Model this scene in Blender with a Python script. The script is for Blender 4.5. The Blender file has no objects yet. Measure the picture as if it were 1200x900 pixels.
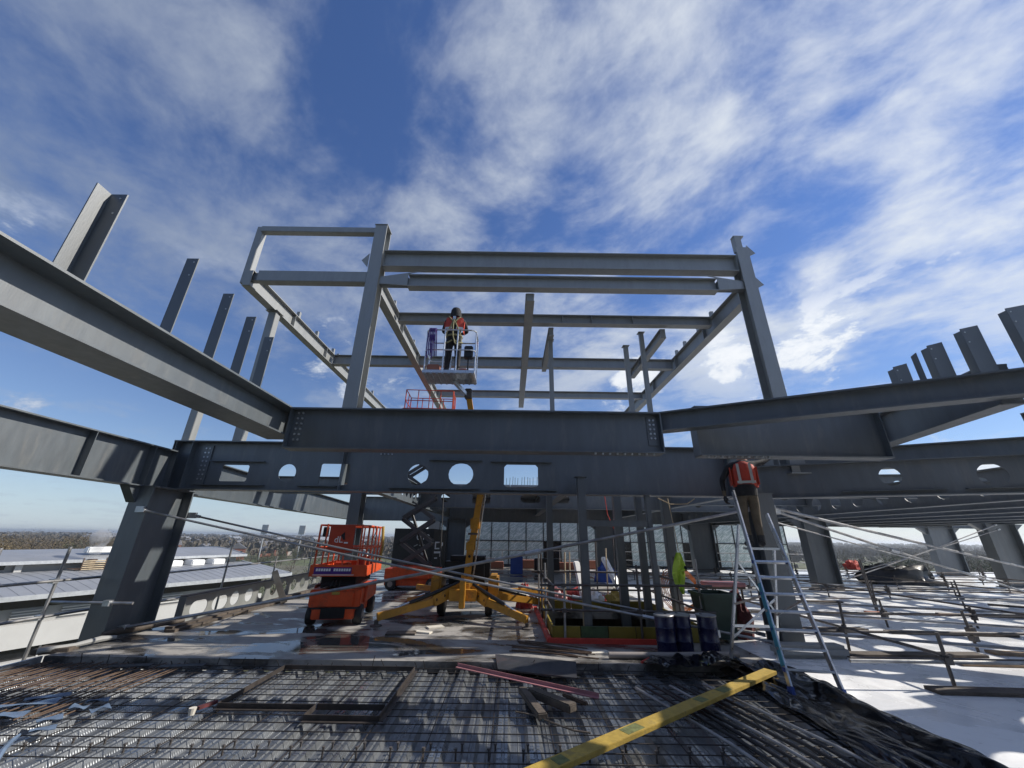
import bpy, bmesh, math, random
from mathutils import Vector, Matrix
from mathutils.geometry import tessellate_polygon
random.seed(11)
R = math.radians
S = bpy.context.scene
COL = S.collection

# ------------------------------------------------------------------ camera
CAM_H, F_PX, PITCH, ROLL = 1.9, 451.0, math.atan(180.0/451.0), R(0.8)
cam = bpy.data.cameras.new('camera')
cam.sensor_width = 36.0
cam.lens = F_PX/1200.0*36.0
cam.clip_start = 0.05
cam.clip_end = 12000
camo = bpy.data.objects.new('camera', cam)
COL.objects.link(camo)
_r = Vector((1, 0, 0)); _u = Vector((0, -math.sin(PITCH), math.cos(PITCH))); _f = Vector((0, math.cos(PITCH), math.sin(PITCH)))
_rc = _r*math.cos(ROLL)+_u*math.sin(ROLL); _uc = -_r*math.sin(ROLL)+_u*math.cos(ROLL)
M3 = Matrix((_rc, _uc, -_f)).transposed()
camo.matrix_world = Matrix.Translation((0, 0, CAM_H)) @ M3.to_4x4()
S.camera = camo

# ------------------------------------------------------------------ sun, sky, exposure
SUN_AZ, SUN_EL = R(80), R(38)      # azimuth measured from +Y (view direction) towards +X (right)
sund = Vector((math.sin(SUN_AZ)*math.cos(SUN_EL), math.cos(SUN_AZ)*math.cos(SUN_EL), math.sin(SUN_EL)))
sl = bpy.data.lights.new('sun', 'SUN'); sl.energy = 5.0; sl.angle = R(0.53); sl.color = (1.0, 0.94, 0.85)
so = bpy.data.objects.new('sun', sl); COL.objects.link(so)
so.rotation_euler = (-sund).to_track_quat('-Z', 'Y').to_euler()
so.location = (30, 5, 40)
W = bpy.data.worlds.new('World'); S.world = W; W.use_nodes = True
S.view_settings.view_transform = 'Standard'; S.view_settings.look = 'None'
S.view_settings.exposure = 0.2; S.view_settings.gamma = 1.0; S.view_settings.use_curve_mapping = False
S.render.engine = 'CYCLES'

def pray(px, py):
    a, b = px-600.0, py-450.0
    return (_rc*(a/F_PX) - _uc*(b/F_PX) + _f)
def at(px, py, x=None, y=None, z=None):
    """photo pixel (1200x900) -> world point on the plane it is known to touch"""
    d = pray(px, py); o = Vector((0, 0, CAM_H))
    t = (z-CAM_H)/d.z if z is not None else (y/d.y if y is not None else x/d.x)
    return o+d*t

class NT:
    """little helper around a node tree"""
    def __init__(s, tree): s.t = tree; s.n = tree.nodes; s.l = tree.links
    def new(s, typ, **kw):
        nd = s.n.new(typ)
        for k, v in kw.items(): setattr(nd, k, v)
        return nd
    def put(s, sock, v):
        if hasattr(v, 'is_output') or isinstance(v, bpy.types.NodeSocket): s.l.new(v, sock)
        elif v is not None: sock.default_value = v
    def math(s, op, a, b=None, c=None, clamp=False):
        nd = s.new('ShaderNodeMath', operation=op, use_clamp=clamp)
        for i, v in enumerate((a, b, c)):
            if v is not None: s.put(nd.inputs[i], v)
        return nd.outputs[0]
    def vmath(s, op, a, b=None, scale=None):
        nd = s.new('ShaderNodeVectorMath', operation=op)
        s.put(nd.inputs[0], a)
        if b is not None: s.put(nd.inputs[1], b)
        if scale is not None: s.put(nd.inputs['Scale'], scale)
        return nd.outputs['Value'] if op in ('DOT_PRODUCT', 'LENGTH', 'DISTANCE') else nd.outputs[0]
    def noise(s, vec, scale, detail=4, rough=0.55, dist=0.0, lac=2.0):
        nd = s.new('ShaderNodeTexNoise')
        if vec is not None: s.put(nd.inputs['Vector'], vec)
        nd.inputs['Scale'].default_value = scale; nd.inputs['Detail'].default_value = detail
        nd.inputs['Roughness'].default_value = rough; nd.inputs['Distortion'].default_value = dist
        nd.inputs['Lacunarity'].default_value = lac
        return nd.outputs['Fac']
    def ramp(s, fac, stops, interp='LINEAR'):
        nd = s.new('ShaderNodeValToRGB'); cr = nd.color_ramp; cr.interpolation = interp
        while len(cr.elements) < len(stops): cr.elements.new(0.5)
        for e, (p, c) in zip(cr.elements, stops):
            e.position = p; e.color = (c, c, c, 1) if isinstance(c, (int, float)) else (*c, 1)
        s.put(nd.inputs[0], fac); return nd.outputs[0]
    def mix(s, fac, a, b, blend='MIX'):
        nd = s.new('ShaderNodeMix', data_type='RGBA', blend_type=blend)
        s.put(nd.inputs[0], fac)
        for i, v in ((6, a), (7, b)):
            if isinstance(v, (tuple, list)): v = (*v, 1) if len(v) == 3 else v
            s.put(nd.inputs[i], v)
        return nd.outputs[2]
    def range(s, v, a, b, c=0.0, d=1.0, smooth=True):
        nd = s.new('ShaderNodeMapRange', interpolation_type='SMOOTHSTEP' if smooth else 'LINEAR')
        s.put(nd.inputs[0], v)
        for i, q in enumerate((a, b, c, d)): nd.inputs[i+1].default_value = q
        return nd.outputs[0]

def build_world():
    n = NT(W.node_tree)
    for nd in list(n.n): n.n.remove(nd)
    out = n.new('ShaderNodeOutputWorld'); bg = n.new('ShaderNodeBackground')
    n.l.new(bg.outputs[0], out.inputs[0])
    STR = 0.084
    bg.inputs['Strength'].default_value = STR
    sky = n.new('ShaderNodeTexSky', sky_type='NISHITA', sun_disc=False)
    sky.sun_elevation = SUN_EL; sky.sun_rotation = SUN_AZ
    sky.air_density = 1.0; sky.dust_density = 0.0; sky.ozone_density = 1.6; sky.altitude = 0
    tc = n.new('ShaderNodeTexCoord'); d = n.vmath('NORMALIZE', tc.outputs['Generated'])
    sp = n.new('ShaderNodeSeparateXYZ'); n.l.new(d, sp.inputs[0])
    x, y, z = sp.outputs
    zz = n.math('ADD', n.math('MAXIMUM', z, 0.0), 0.10)
    cb = n.new('ShaderNodeCombineXYZ')
    n.put(cb.inputs[0], n.math('DIVIDE', x, zz)); n.put(cb.inputs[1], n.math('DIVIDE', y, zz)); cb.inputs[2].default_value = 0.37
    uv = cb.outputs[0]
    rot = n.new('ShaderNodeVectorRotate', rotation_type='Z_AXIS'); n.put(rot.inputs['Vector'], uv); rot.inputs['Angle'].default_value = R(40)
    st = n.vmath('MULTIPLY', rot.outputs[0], (1.0, 1.2, 1.0))
    big = n.noise(n.vmath('ADD', uv, SKY_OFF), 1.3, 2, 0.5, 0.2)
    mid = n.noise(n.vmath('ADD', st, SKY_OFF2), 2.7, 10, 0.60, 0.25)
    fine = n.noise(n.vmath('ADD', st, (7.7, 2.2, 0.0)), 9.0, 7, 0.62, 0.3)
    f = n.math('ADD', n.math('MULTIPLY', big, 0.26), n.math('ADD', n.math('MULTIPLY', mid, 0.60), n.math('MULTIPLY', fine, 0.17)))
    # where in the sky the banks of cloud and the clear gaps hang
    for px, py, rad, amp in SKY_SPOTS:
        c = pray(px, py).normalized()
        dist = n.vmath('DISTANCE', d, tuple(c))
        f = n.math('ADD', f, n.math('MULTIPLY', n.range(dist, rad, 0.0), amp))
    sunny = n.vmath('DOT_PRODUCT', d, tuple(sund))
    glow = n.range(sunny, -0.35, 0.95, 0.0, 1.0, smooth=False)
    soft = n.range(f, 0.415, 0.715)
    crisp = n.range(f, 0.50, 0.64)
    low = n.range(z, 0.20, 0.45, 1.0, 0.0)            # low clouds are crisp heaps, high ones thin veils
    # heaped cumulus low over the horizon
    cu = n.noise(n.vmath('MULTIPLY', d, (1.0, 1.0, 1.9)), 6.0, 10, 0.62, 0.2)
    cub = n.noise(n.vmath('ADD', d, (4.3, 1.1, 0.0)), 2.4, 2, 0.5)
    cuf = n.math('ADD', n.math('MULTIPLY', cu, 0.75), n.math('MULTIPLY', cub, 0.35))
    for px, py, rad, amp in ((965, 385, 0.15, 0.13), (845, 430, 0.15, 0.14), (952, 310, 0.06, 0.19), (740, 460, 0.14, 0.10), (600, 470, 0.1, 0.08), (1050, 430, 0.2, -0.06), (100, 575, 0.25, 0.03), (870, 350, 0.1, -0.06), (130, 410, 0.32, -0.09), (400, 390, 0.2, -0.07), (20, 480, 0.25, -0.05)):
        cuf = n.math('ADD', cuf, n.math('MULTIPLY', n.range(n.vmath('DISTANCE', d, tuple(pray(px, py).normalized())), rad, 0.0), amp))
    puff = n.math('MULTIPLY', n.range(cuf, 0.560, 0.665), n.math('MULTIPLY', n.range(z, 0.05, 0.13), n.range(z, 0.40, 0.55, 1.0, 0.0)))
    dens = n.mix(low, soft, n.math('MULTIPLY', crisp, 0.35))
    core = n.range(f, 0.60, 0.80)
    lit = n.mix(glow, (0.175, 0.23, 0.34), (0.70, 0.745, 0.80))
    lit = n.mix(n.math('MULTIPLY', core, 0.3), lit, n.mix(glow, (0.24, 0.29, 0.38), (0.68, 0.72, 0.78)))
    lit = n.mix(n.math('MULTIPLY', low, 0.35), lit, (0.62, 0.68, 0.76))
    lit = n.mix(puff, lit, n.mix(n.range(cuf, 0.60, 0.72), n.mix(glow, (0.50, 0.56, 0.66), (0.70, 0.75, 0.82)), n.mix(glow, (0.62, 0.66, 0.72), (0.88, 0.90, 0.92))))
    lit = n.vmath('SCALE', lit, scale=1.0/STR)
    opac = n.math('MAXIMUM', n.math('MULTIPLY', dens, n.range(sunny, -0.4, 0.7, 0.72, 0.96)), n.math('MULTIPLY', puff, 0.95))
    deep = n.range(z, 0.0, 0.75)
    tint = n.mix(deep, (0.92, 0.95, 1.10), (0.80, 1.0, 1.42))
    blue = n.vmath('MULTIPLY', sky.outputs[0], tint)
    # pale band of far haze along the horizon
    blue = n.mix(n.range(z, 0.0, 0.13, 0.62, 0.0), blue, n.vmath('SCALE', n.mix(glow, (0.36, 0.50, 0.66), (0.72, 0.78, 0.84)), scale=1.0/STR))
    col = n.mix(opac, blue, lit)
    n.l.new(col, bg.inputs['Color'])
SKY_OFF = (3.1, 8.4, 0.0); SKY_OFF2 = (1.3, 4.1, 0.0)
SKY_SPOTS = [(445, 150, 0.24, -0.085), (545, 195, 0.10, -0.05), (400, 60, 0.18, -0.04), (520, 250, 0.16, 0.09), (730, 140, 0.42, 0.06), (1080, 150, 0.5, 0.075), (860, 60, 0.12, -0.05), (1000, 110, 0.1, -0.05), (190, 190, 0.55, 0.06), (610, 60, 0.2, 0.05),
             (935, 280, 0.16, -0.12), (905, 110, 0.09, -0.07), (1040, 430, 0.26, -0.06), (965, 385, 0.16, 0.13), (840, 430, 0.18, 0.12), (955, 312, 0.07, 0.14), (130, 420, 0.3, -0.05),
             (300, 440, 0.22, -0.06), (700, 420, 0.18, 0.07), (1160, 350, 0.2, 0.10)]
build_world()

# ------------------------------------------------------------------ materials
MATS = {}
def pmat(name, col, rough=0.5, metal=0.0, var=0.12, vscale=3.0, bump=0.0, bscale=40.0, spec=0.5, dirt=None, dscale=1.2, damt=0.5, rvar=0.1, coat=0.0, stretch=None, ior=1.5):
    m = bpy.data.materials.new(name); m.use_nodes = True
    n = NT(m.node_tree); b = n.n['Principled BSDF']
    tc = n.new('ShaderNodeTexCoord'); v = tc.outputs['Object']
    if stretch: v = n.vmath('MULTIPLY', v, stretch)
    ns = n.noise(v, vscale, 5, 0.6)
    lo = tuple(c*(1-var) for c in col); hi = tuple(min(1, c*(1+var)) for c in col)
    c = n.mix(n.range(ns, 0.3, 0.7), lo, hi)
    if dirt:
        dn = n.noise(v, dscale, 7, 0.65, 0.4)
        c = n.mix(n.math('MULTIPLY', n.range(dn, 0.52, 0.68), damt), c, dirt)
    n.l.new(c, b.inputs['Base Color'])
    rn = n.noise(v, vscale*2.3, 4, 0.6)
    n.put(b.inputs['Roughness'], n.range(rn, 0.25, 0.75, max(0.02, rough-rvar), min(1, rough+rvar), smooth=False))
    b.inputs['Metallic'].default_value = metal
    b.inputs['Specular IOR Level'].default_value = spec
    b.inputs['Coat Weight'].default_value = coat; b.inputs['IOR'].default_value = ior
    if bump:
        bp = n.new('ShaderNodeBump'); bp.inputs['Strength'].default_value = bump; bp.inputs['Distance'].default_value = 0.02
        n.put(bp.inputs['Height'], n.noise(v, bscale, 4, 0.6)); n.l.new(bp.outputs[0], b.inputs['Normal'])
    MATS[name] = m
    return m
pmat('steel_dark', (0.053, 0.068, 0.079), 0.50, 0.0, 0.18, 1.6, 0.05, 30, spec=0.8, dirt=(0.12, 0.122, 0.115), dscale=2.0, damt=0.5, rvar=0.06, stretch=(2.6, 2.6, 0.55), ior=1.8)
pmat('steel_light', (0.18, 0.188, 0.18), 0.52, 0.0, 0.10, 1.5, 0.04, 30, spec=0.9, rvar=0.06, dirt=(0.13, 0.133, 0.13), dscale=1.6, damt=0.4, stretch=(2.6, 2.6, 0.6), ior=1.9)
pmat('galvanised', (0.50, 0.52, 0.54), 0.38, 0.75, 0.16, 9, 0.05, 60, dirt=(0.25, 0.25, 0.25), damt=0.35)
pmat('tube_steel', (0.33, 0.33, 0.33), 0.42, 0.6, 0.25, 4, 0.08, 50, dirt=(0.16, 0.10, 0.07), damt=0.5)
pmat('tube_dark', (0.10, 0.09, 0.085), 0.55, 0.3, 0.3, 5, 0.1, 50, dirt=(0.12, 0.06, 0.035), damt=0.5)
pmat('rebar', (0.035, 0.03, 0.028), 0.6, 0.3, 0.3, 12, 0.2, 120, dirt=(0.06, 0.035, 0.022), damt=0.5)
pmat('aluminium', (0.62, 0.64, 0.66), 0.32, 0.85, 0.08, 6, 0.03, 60)
pmat('orange', (0.62, 0.082, 0.02), 0.45, 0, 0.14, 4, 0.04, 40, dirt=(0.20, 0.065, 0.035), dscale=3.5, damt=0.65, rvar=0.15)
pmat('orange_dark', (0.42, 0.05, 0.02), 0.45, 0, 0.1, 3, dirt=(0.12, 0.04, 0.03), damt=0.4)
pmat('yellow', (0.50, 0.245, 0.025), 0.46, 0, 0.14, 4, 0.04, 40, dirt=(0.18, 0.11, 0.04), dscale=4, damt=0.65, rvar=0.15)
pmat('timber_yellow', (0.40, 0.275, 0.05), 0.65, 0, 0.22, 7, 0.25, 60, dirt=(0.20, 0.15, 0.06), dscale=7, damt=0.65)
pmat('toe_yellow', (0.22, 0.165, 0.018), 0.55, 0, 0.2, 3, dirt=(0.14, 0.12, 0.03), damt=0.6)
pmat('toe_green', (0.05, 0.09, 0.035), 0.6, 0, 0.3, 6)
pmat('stamp_green', (0.13, 0.145, 0.05), 0.7, 0, 0.35, 14)
pmat('red', (0.55, 0.05, 0.035), 0.45, 0, 0.12, 3, dirt=(0.25, 0.05, 0.04), damt=0.5)
pmat('pink', (0.36, 0.16, 0.17), 0.5, 0, 0.12, 4, dirt=(0.3, 0.14, 0.13), damt=0.5)
pmat('black_rubber', (0.022, 0.022, 0.023), 0.6, 0, 0.2, 5)
pmat('black_gloss', (0.010, 0.010, 0.012), 0.38, 0, 0.2, 3)
pmat('black_plastic', (0.003, 0.0033, 0.0045), 0.10, 0, 0.2, 3, 0.12, 16, spec=0.35, rvar=0.04)
pmat('timber', (0.30, 0.21, 0.13), 0.75, 0, 0.25, 3, 0.2, 30, dirt=(0.14, 0.10, 0.07), damt=0.6)
pmat('timber_pale', (0.52, 0.42, 0.28), 0.7, 0, 0.2, 3, 0.15, 30, dirt=(0.3, 0.24, 0.16), damt=0.5)
pmat('timber_grey', (0.085, 0.068, 0.054), 0.8, 0, 0.35, 5, 0.3, 30, dirt=(0.035, 0.03, 0.026), dscale=2.5, damt=0.6)
pmat('rust', (0.105, 0.068, 0.046), 0.75, 0.1, 0.3, 6, 0.15, 60)
pmat('navy', (0.012, 0.014, 0.055), 0.3, 0, 0.15, 3, 0.03, 20)
pmat('bin_green', (0.02, 0.045, 0.03), 0.45, 0, 0.15, 4)
pmat('lime', (0.60, 0.80, 0.08), 0.65, 0, 0.08, 8, 0.25, 12)
pmat('silver_tape', (0.55, 0.57, 0.55), 0.35, 0.3)
pmat('vest_orange', (0.48, 0.05, 0.026), 0.7, 0, 0.1, 8, 0.3, 15)
pmat('cloth_black', (0.013, 0.013, 0.016), 0.85, 0, 0.3, 10, 0.3, 20)
pmat('cloth_khaki', (0.12, 0.095, 0.065), 0.85, 0, 0.2, 10, 0.3, 20)
pmat('skin', (0.45, 0.25, 0.18), 0.55)
pmat('strap', (0.26, 0.24, 0.12), 0.7)
pmat('purple', (0.06, 0.02, 0.18), 0.6)
pmat('white_paint', (0.78, 0.78, 0.76), 0.45, 0, 0.05)
pmat('white_print', (0.75, 0.75, 0.75), 0.5, 0, 0.02)
pmat('blue', (0.02, 0.06, 0.25), 0.5)
pmat('blue_sheet', (0.13, 0.18, 0.26), 0.25, 0, 0.15, 4, 0.2, 10)
pmat('plate_grey', (0.035, 0.036, 0.04), 0.55, 0.2, 0.3, 3, 0.05, 20, dirt=(0.10, 0.06, 0.055), damt=0.5)
pmat('pipe_grey', (0.26, 0.23, 0.21), 0.5, 0, 0.1)
pmat('roof_metal', (0.27, 0.28, 0.295), 0.45, 0.25, 0.07, 0.35, dirt=(0.21, 0.22, 0.23), dscale=0.2, damt=0.6)
pmat('roof_trim', (0.42, 0.44, 0.46), 0.4, 0.2)
pmat('wall_grey', (0.30, 0.30, 0.29), 0.7, 0, 0.08, 0.6)
pmat('wall_white', (0.47, 0.47, 0.46), 0.5, 0, 0.04, 0.5)
pmat('window_dark', (0.01, 0.011, 0.013), 0.12)
pmat('brick_red', (0.30, 0.12, 0.08), 0.8, 0, 0.2, 0.8)
pmat('house_white', (0.68, 0.67, 0.63), 0.7, 0, 0.08, 0.5)
pmat('roof_slate', (0.13, 0.13, 0.14), 0.7, 0, 0.15, 0.6)
pmat('bark', (0.09, 0.07, 0.055), 0.9, 0, 0.3, 3)
pmat('foliage_green', (0.045, 0.06, 0.025), 0.8, 0, 0.5, 1.0)
pmat('foliage_brown', (0.095, 0.082, 0.062), 0.85, 0, 0.4, 0.8)
pmat('foliage_gold', (0.12, 0.09, 0.045), 0.85, 0, 0.35, 0.8)
pmat('mullion', (0.05, 0.055, 0.06), 0.4, 0.5)
pmat('paper', (0.62, 0.58, 0.50), 0.7)
pmat('orange_cable', (0.45, 0.15, 0.03), 0.5)

pmat('rag_red', (0.09, 0.02, 0.022), 0.85, 0, 0.5, 14, 0.4, 20)
pmat('net_red', (0.40, 0.05, 0.045), 0.8, 0, 0.4, 14, 0.5, 25)
pmat('tarp_black', (0.008, 0.008, 0.01), 0.42, 0, 0.3, 4, 0.4, 12)
def concrete_wet():
    m = bpy.data.materials.new('concrete_wet'); m.use_nodes = True
    n = NT(m.node_tree); b = n.n['Principled BSDF']
    tc = n.new('ShaderNodeTexCoord'); v = tc.outputs['Object']
    w = n.noise(n.vmath('MULTIPLY', v, (0.55, 1.0, 1)), 1.05, 7, 0.6, 0.6)
    wet = n.range(w, 0.43, 0.53)
    pud = n.range(w, 0.525, 0.565)
    g = n.noise(v, 5, 8, 0.7)
    dry = n.mix(g, (0.23, 0.218, 0.20), (0.38, 0.36, 0.33))
    damp = n.mix(g, (0.075, 0.072, 0.068), (0.14, 0.134, 0.125))
    c = n.mix(wet, dry, damp); c = n.mix(pud, c, (0.062, 0.058, 0.054))
    st = n.noise(v, 2.1, 5, 0.7, 0.5); c = n.mix(n.math('MULTIPLY', n.range(st, 0.6, 0.72), 0.5), c, (0.12, 0.105, 0.09))
    n.l.new(c, b.inputs['Base Color'])
    r = n.math('SUBTRACT', n.range(wet, 0, 1, 0.75, 0.30), n.math('MULTIPLY', pud, 0.265))
    n.l.new(r, b.inputs['Roughness'])
    bp = n.new('ShaderNodeBump'); bp.inputs['Distance'].default_value = 0.02
    n.put(bp.inputs['Strength'], n.math('SUBTRACT', 0.22, n.math('MULTIPLY', pud, 0.21)))
    n.put(bp.inputs['Height'], n.noise(v, 25, 5, 0.6)); n.l.new(bp.outputs[0], b.inputs['Normal'])
    MATS['concrete_wet'] = m
concrete_wet()
def white_floor():
    m = bpy.data.materials.new('white_floor'); m.use_nodes = True
    n = NT(m.node_tree); b = n.n['Principled BSDF']
    tc = n.new('ShaderNodeTexCoord'); v = tc.outputs['Object']
    a = n.noise(v, 0.8, 7, 0.6, 0.4); g = n.noise(v, 7, 6, 0.7)
    c = n.mix(n.range(a, 0.35, 0.7), (0.86, 0.86, 0.85), (0.74, 0.75, 0.76))
    c = n.mix(n.math('MULTIPLY', n.range(g, 0.55, 0.75), 0.3), c, (0.46, 0.46, 0.46))
    h_ = n.noise(v, 2.2, 8, 0.72, 0.8); c = n.mix(n.math('MULTIPLY', n.range(h_, 0.54, 0.70), 0.45), c, (0.40, 0.39, 0.37))
    sc = n.noise(n.vmath('MULTIPLY', v, (1.0, 0.12, 1)), 9, 5, 0.7); c = n.mix(n.math('MULTIPLY', n.range(sc, 0.60, 0.70), 0.25), c, (0.42, 0.42, 0.42))
    n.l.new(c, b.inputs['Base Color'])
    n.put(b.inputs['Roughness'], n.range(a, 0.4, 0.6, 0.45, 0.22))
    bp = n.new('ShaderNodeBump'); bp.inputs['Strength'].default_value = 0.25; bp.inputs['Distance'].default_value = 0.03
    n.put(bp.inputs['Height'], n.noise(v, 3.0, 5, 0.55)); n.l.new(bp.outputs[0], b.inputs['Normal'])
    MATS['white_floor'] = m
white_floor()
def deck_metal():
    m = bpy.data.materials.new('deck_metal'); m.use_nodes = True
    n = NT(m.node_tree); b = n.n['Principled BSDF']
    tc = n.new('ShaderNodeTexCoord'); v = tc.outputs['Object']
    g = n.noise(n.vmath('MULTIPLY', v, (3, 0.5, 3)), 3, 6, 0.65)
    c = n.mix(g, (0.17, 0.185, 0.20), (0.38, 0.40, 0.42))
    dn = n.noise(v, 1.3, 6, 0.65, 0.4); c = n.mix(n.math('MULTIPLY', n.range(dn, 0.5, 0.66), 0.6), c, (0.07, 0.065, 0.06))
    n.l.new(c, b.inputs['Base Color']); b.inputs['Metallic'].default_value = 0.75
    n.put(b.inputs['Roughness'], n.range(dn, 0.35, 0.6, 0.16, 0.42))
    # rolled-in dimples of the sheet
    vo = n.new('ShaderNodeTexVoronoi'); n.put(vo.inputs['Vector'], n.vmath('MULTIPLY', v, (1, 1, 0.2))); vo.inputs['Scale'].default_value = 38; vo.inputs['Randomness'].default_value = 0.1
    bp = n.new('ShaderNodeBump'); bp.inputs['Strength'].default_value = 0.25; bp.inputs['Distance'].default_value = 0.01
    n.put(bp.inputs['Height'], n.range(vo.outputs['Distance'], 0.1, 0.5)); n.l.new(bp.outputs[0], b.inputs['Normal'])
    MATS['deck_metal'] = m
deck_metal()
def film_glass():
    m = bpy.data.materials.new('film_glass'); m.use_nodes = True
    n = NT(m.node_tree); b = n.n['Principled BSDF']
    tc = n.new('ShaderNodeTexCoord'); v = tc.outputs['Object']
    rot = n.new('ShaderNodeVectorRotate', rotation_type='Y_AXIS'); n.put(rot.inputs['Vector'], v); rot.inputs['Angle'].default_value = R(35)
    s = n.noise(n.vmath('MULTIPLY', rot.outputs[0], (1, 1, 4.0)), 2.6, 5, 0.6, 1.2)
    c = n.mix(n.range(s, 0.42, 0.6), (0.46, 0.58, 0.56), (0.84, 0.92, 0.90))
    n.l.new(c, b.inputs['Base Color']); b.inputs['Roughness'].default_value = 0.16
    MATS['film_glass'] = m
film_glass()
def ground_mat():
    m = bpy.data.materials.new('fields'); m.use_nodes = True
    n = NT(m.node_tree); b = n.n['Principled BSDF']
    tc = n.new('ShaderNodeTexCoord'); v = tc.outputs['Object']
    vo = n.new('ShaderNodeTexVoronoi'); n.put(vo.inputs['Vector'], v); vo.inputs['Scale'].default_value = 0.011
    sp = n.new('ShaderNodeSeparateColor'); n.l.new(vo.outputs['Color'], sp.inputs[0])
    c = n.ramp(sp.outputs[0], [(0.0, (0.075, 0.10, 0.035)), (0.4, (0.11, 0.11, 0.05)), (0.7, (0.06, 0.075, 0.03)), (1.0, (0.13, 0.12, 0.085))])
    g = n.noise(v, 0.05, 8, 0.7); c = n.mix(n.math('MULTIPLY', n.range(g, 0.4, 0.7), 0.7), c, (0.07, 0.065, 0.05))
    n.l.new(c, b.inputs['Base Color']); b.inputs['Roughness'].default_value = 0.95
    MATS['fields'] = m
ground_mat()
def steam_mat():
    m = bpy.data.materials.new('steam'); m.use_nodes = True
    n = NT(m.node_tree); n.n.remove(n.n['Principled BSDF']); out = n.n['Material Output']
    pv = n.new('ShaderNodeVolumePrincipled'); pv.inputs['Color'].default_value = (0.95, 0.95, 0.95, 1)
    tc = n.new('ShaderNodeTexCoord'); s = n.noise(tc.outputs['Object'], 0.9, 5, 0.6)
    n.put(pv.inputs['Density'], n.range(s, 0.35, 0.7, 0.0, 1.6)); n.l.new(pv.outputs[0], out.inputs['Volume'])
    MATS['steam'] = m
steam_mat()
HAZE = 0.0003

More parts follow.
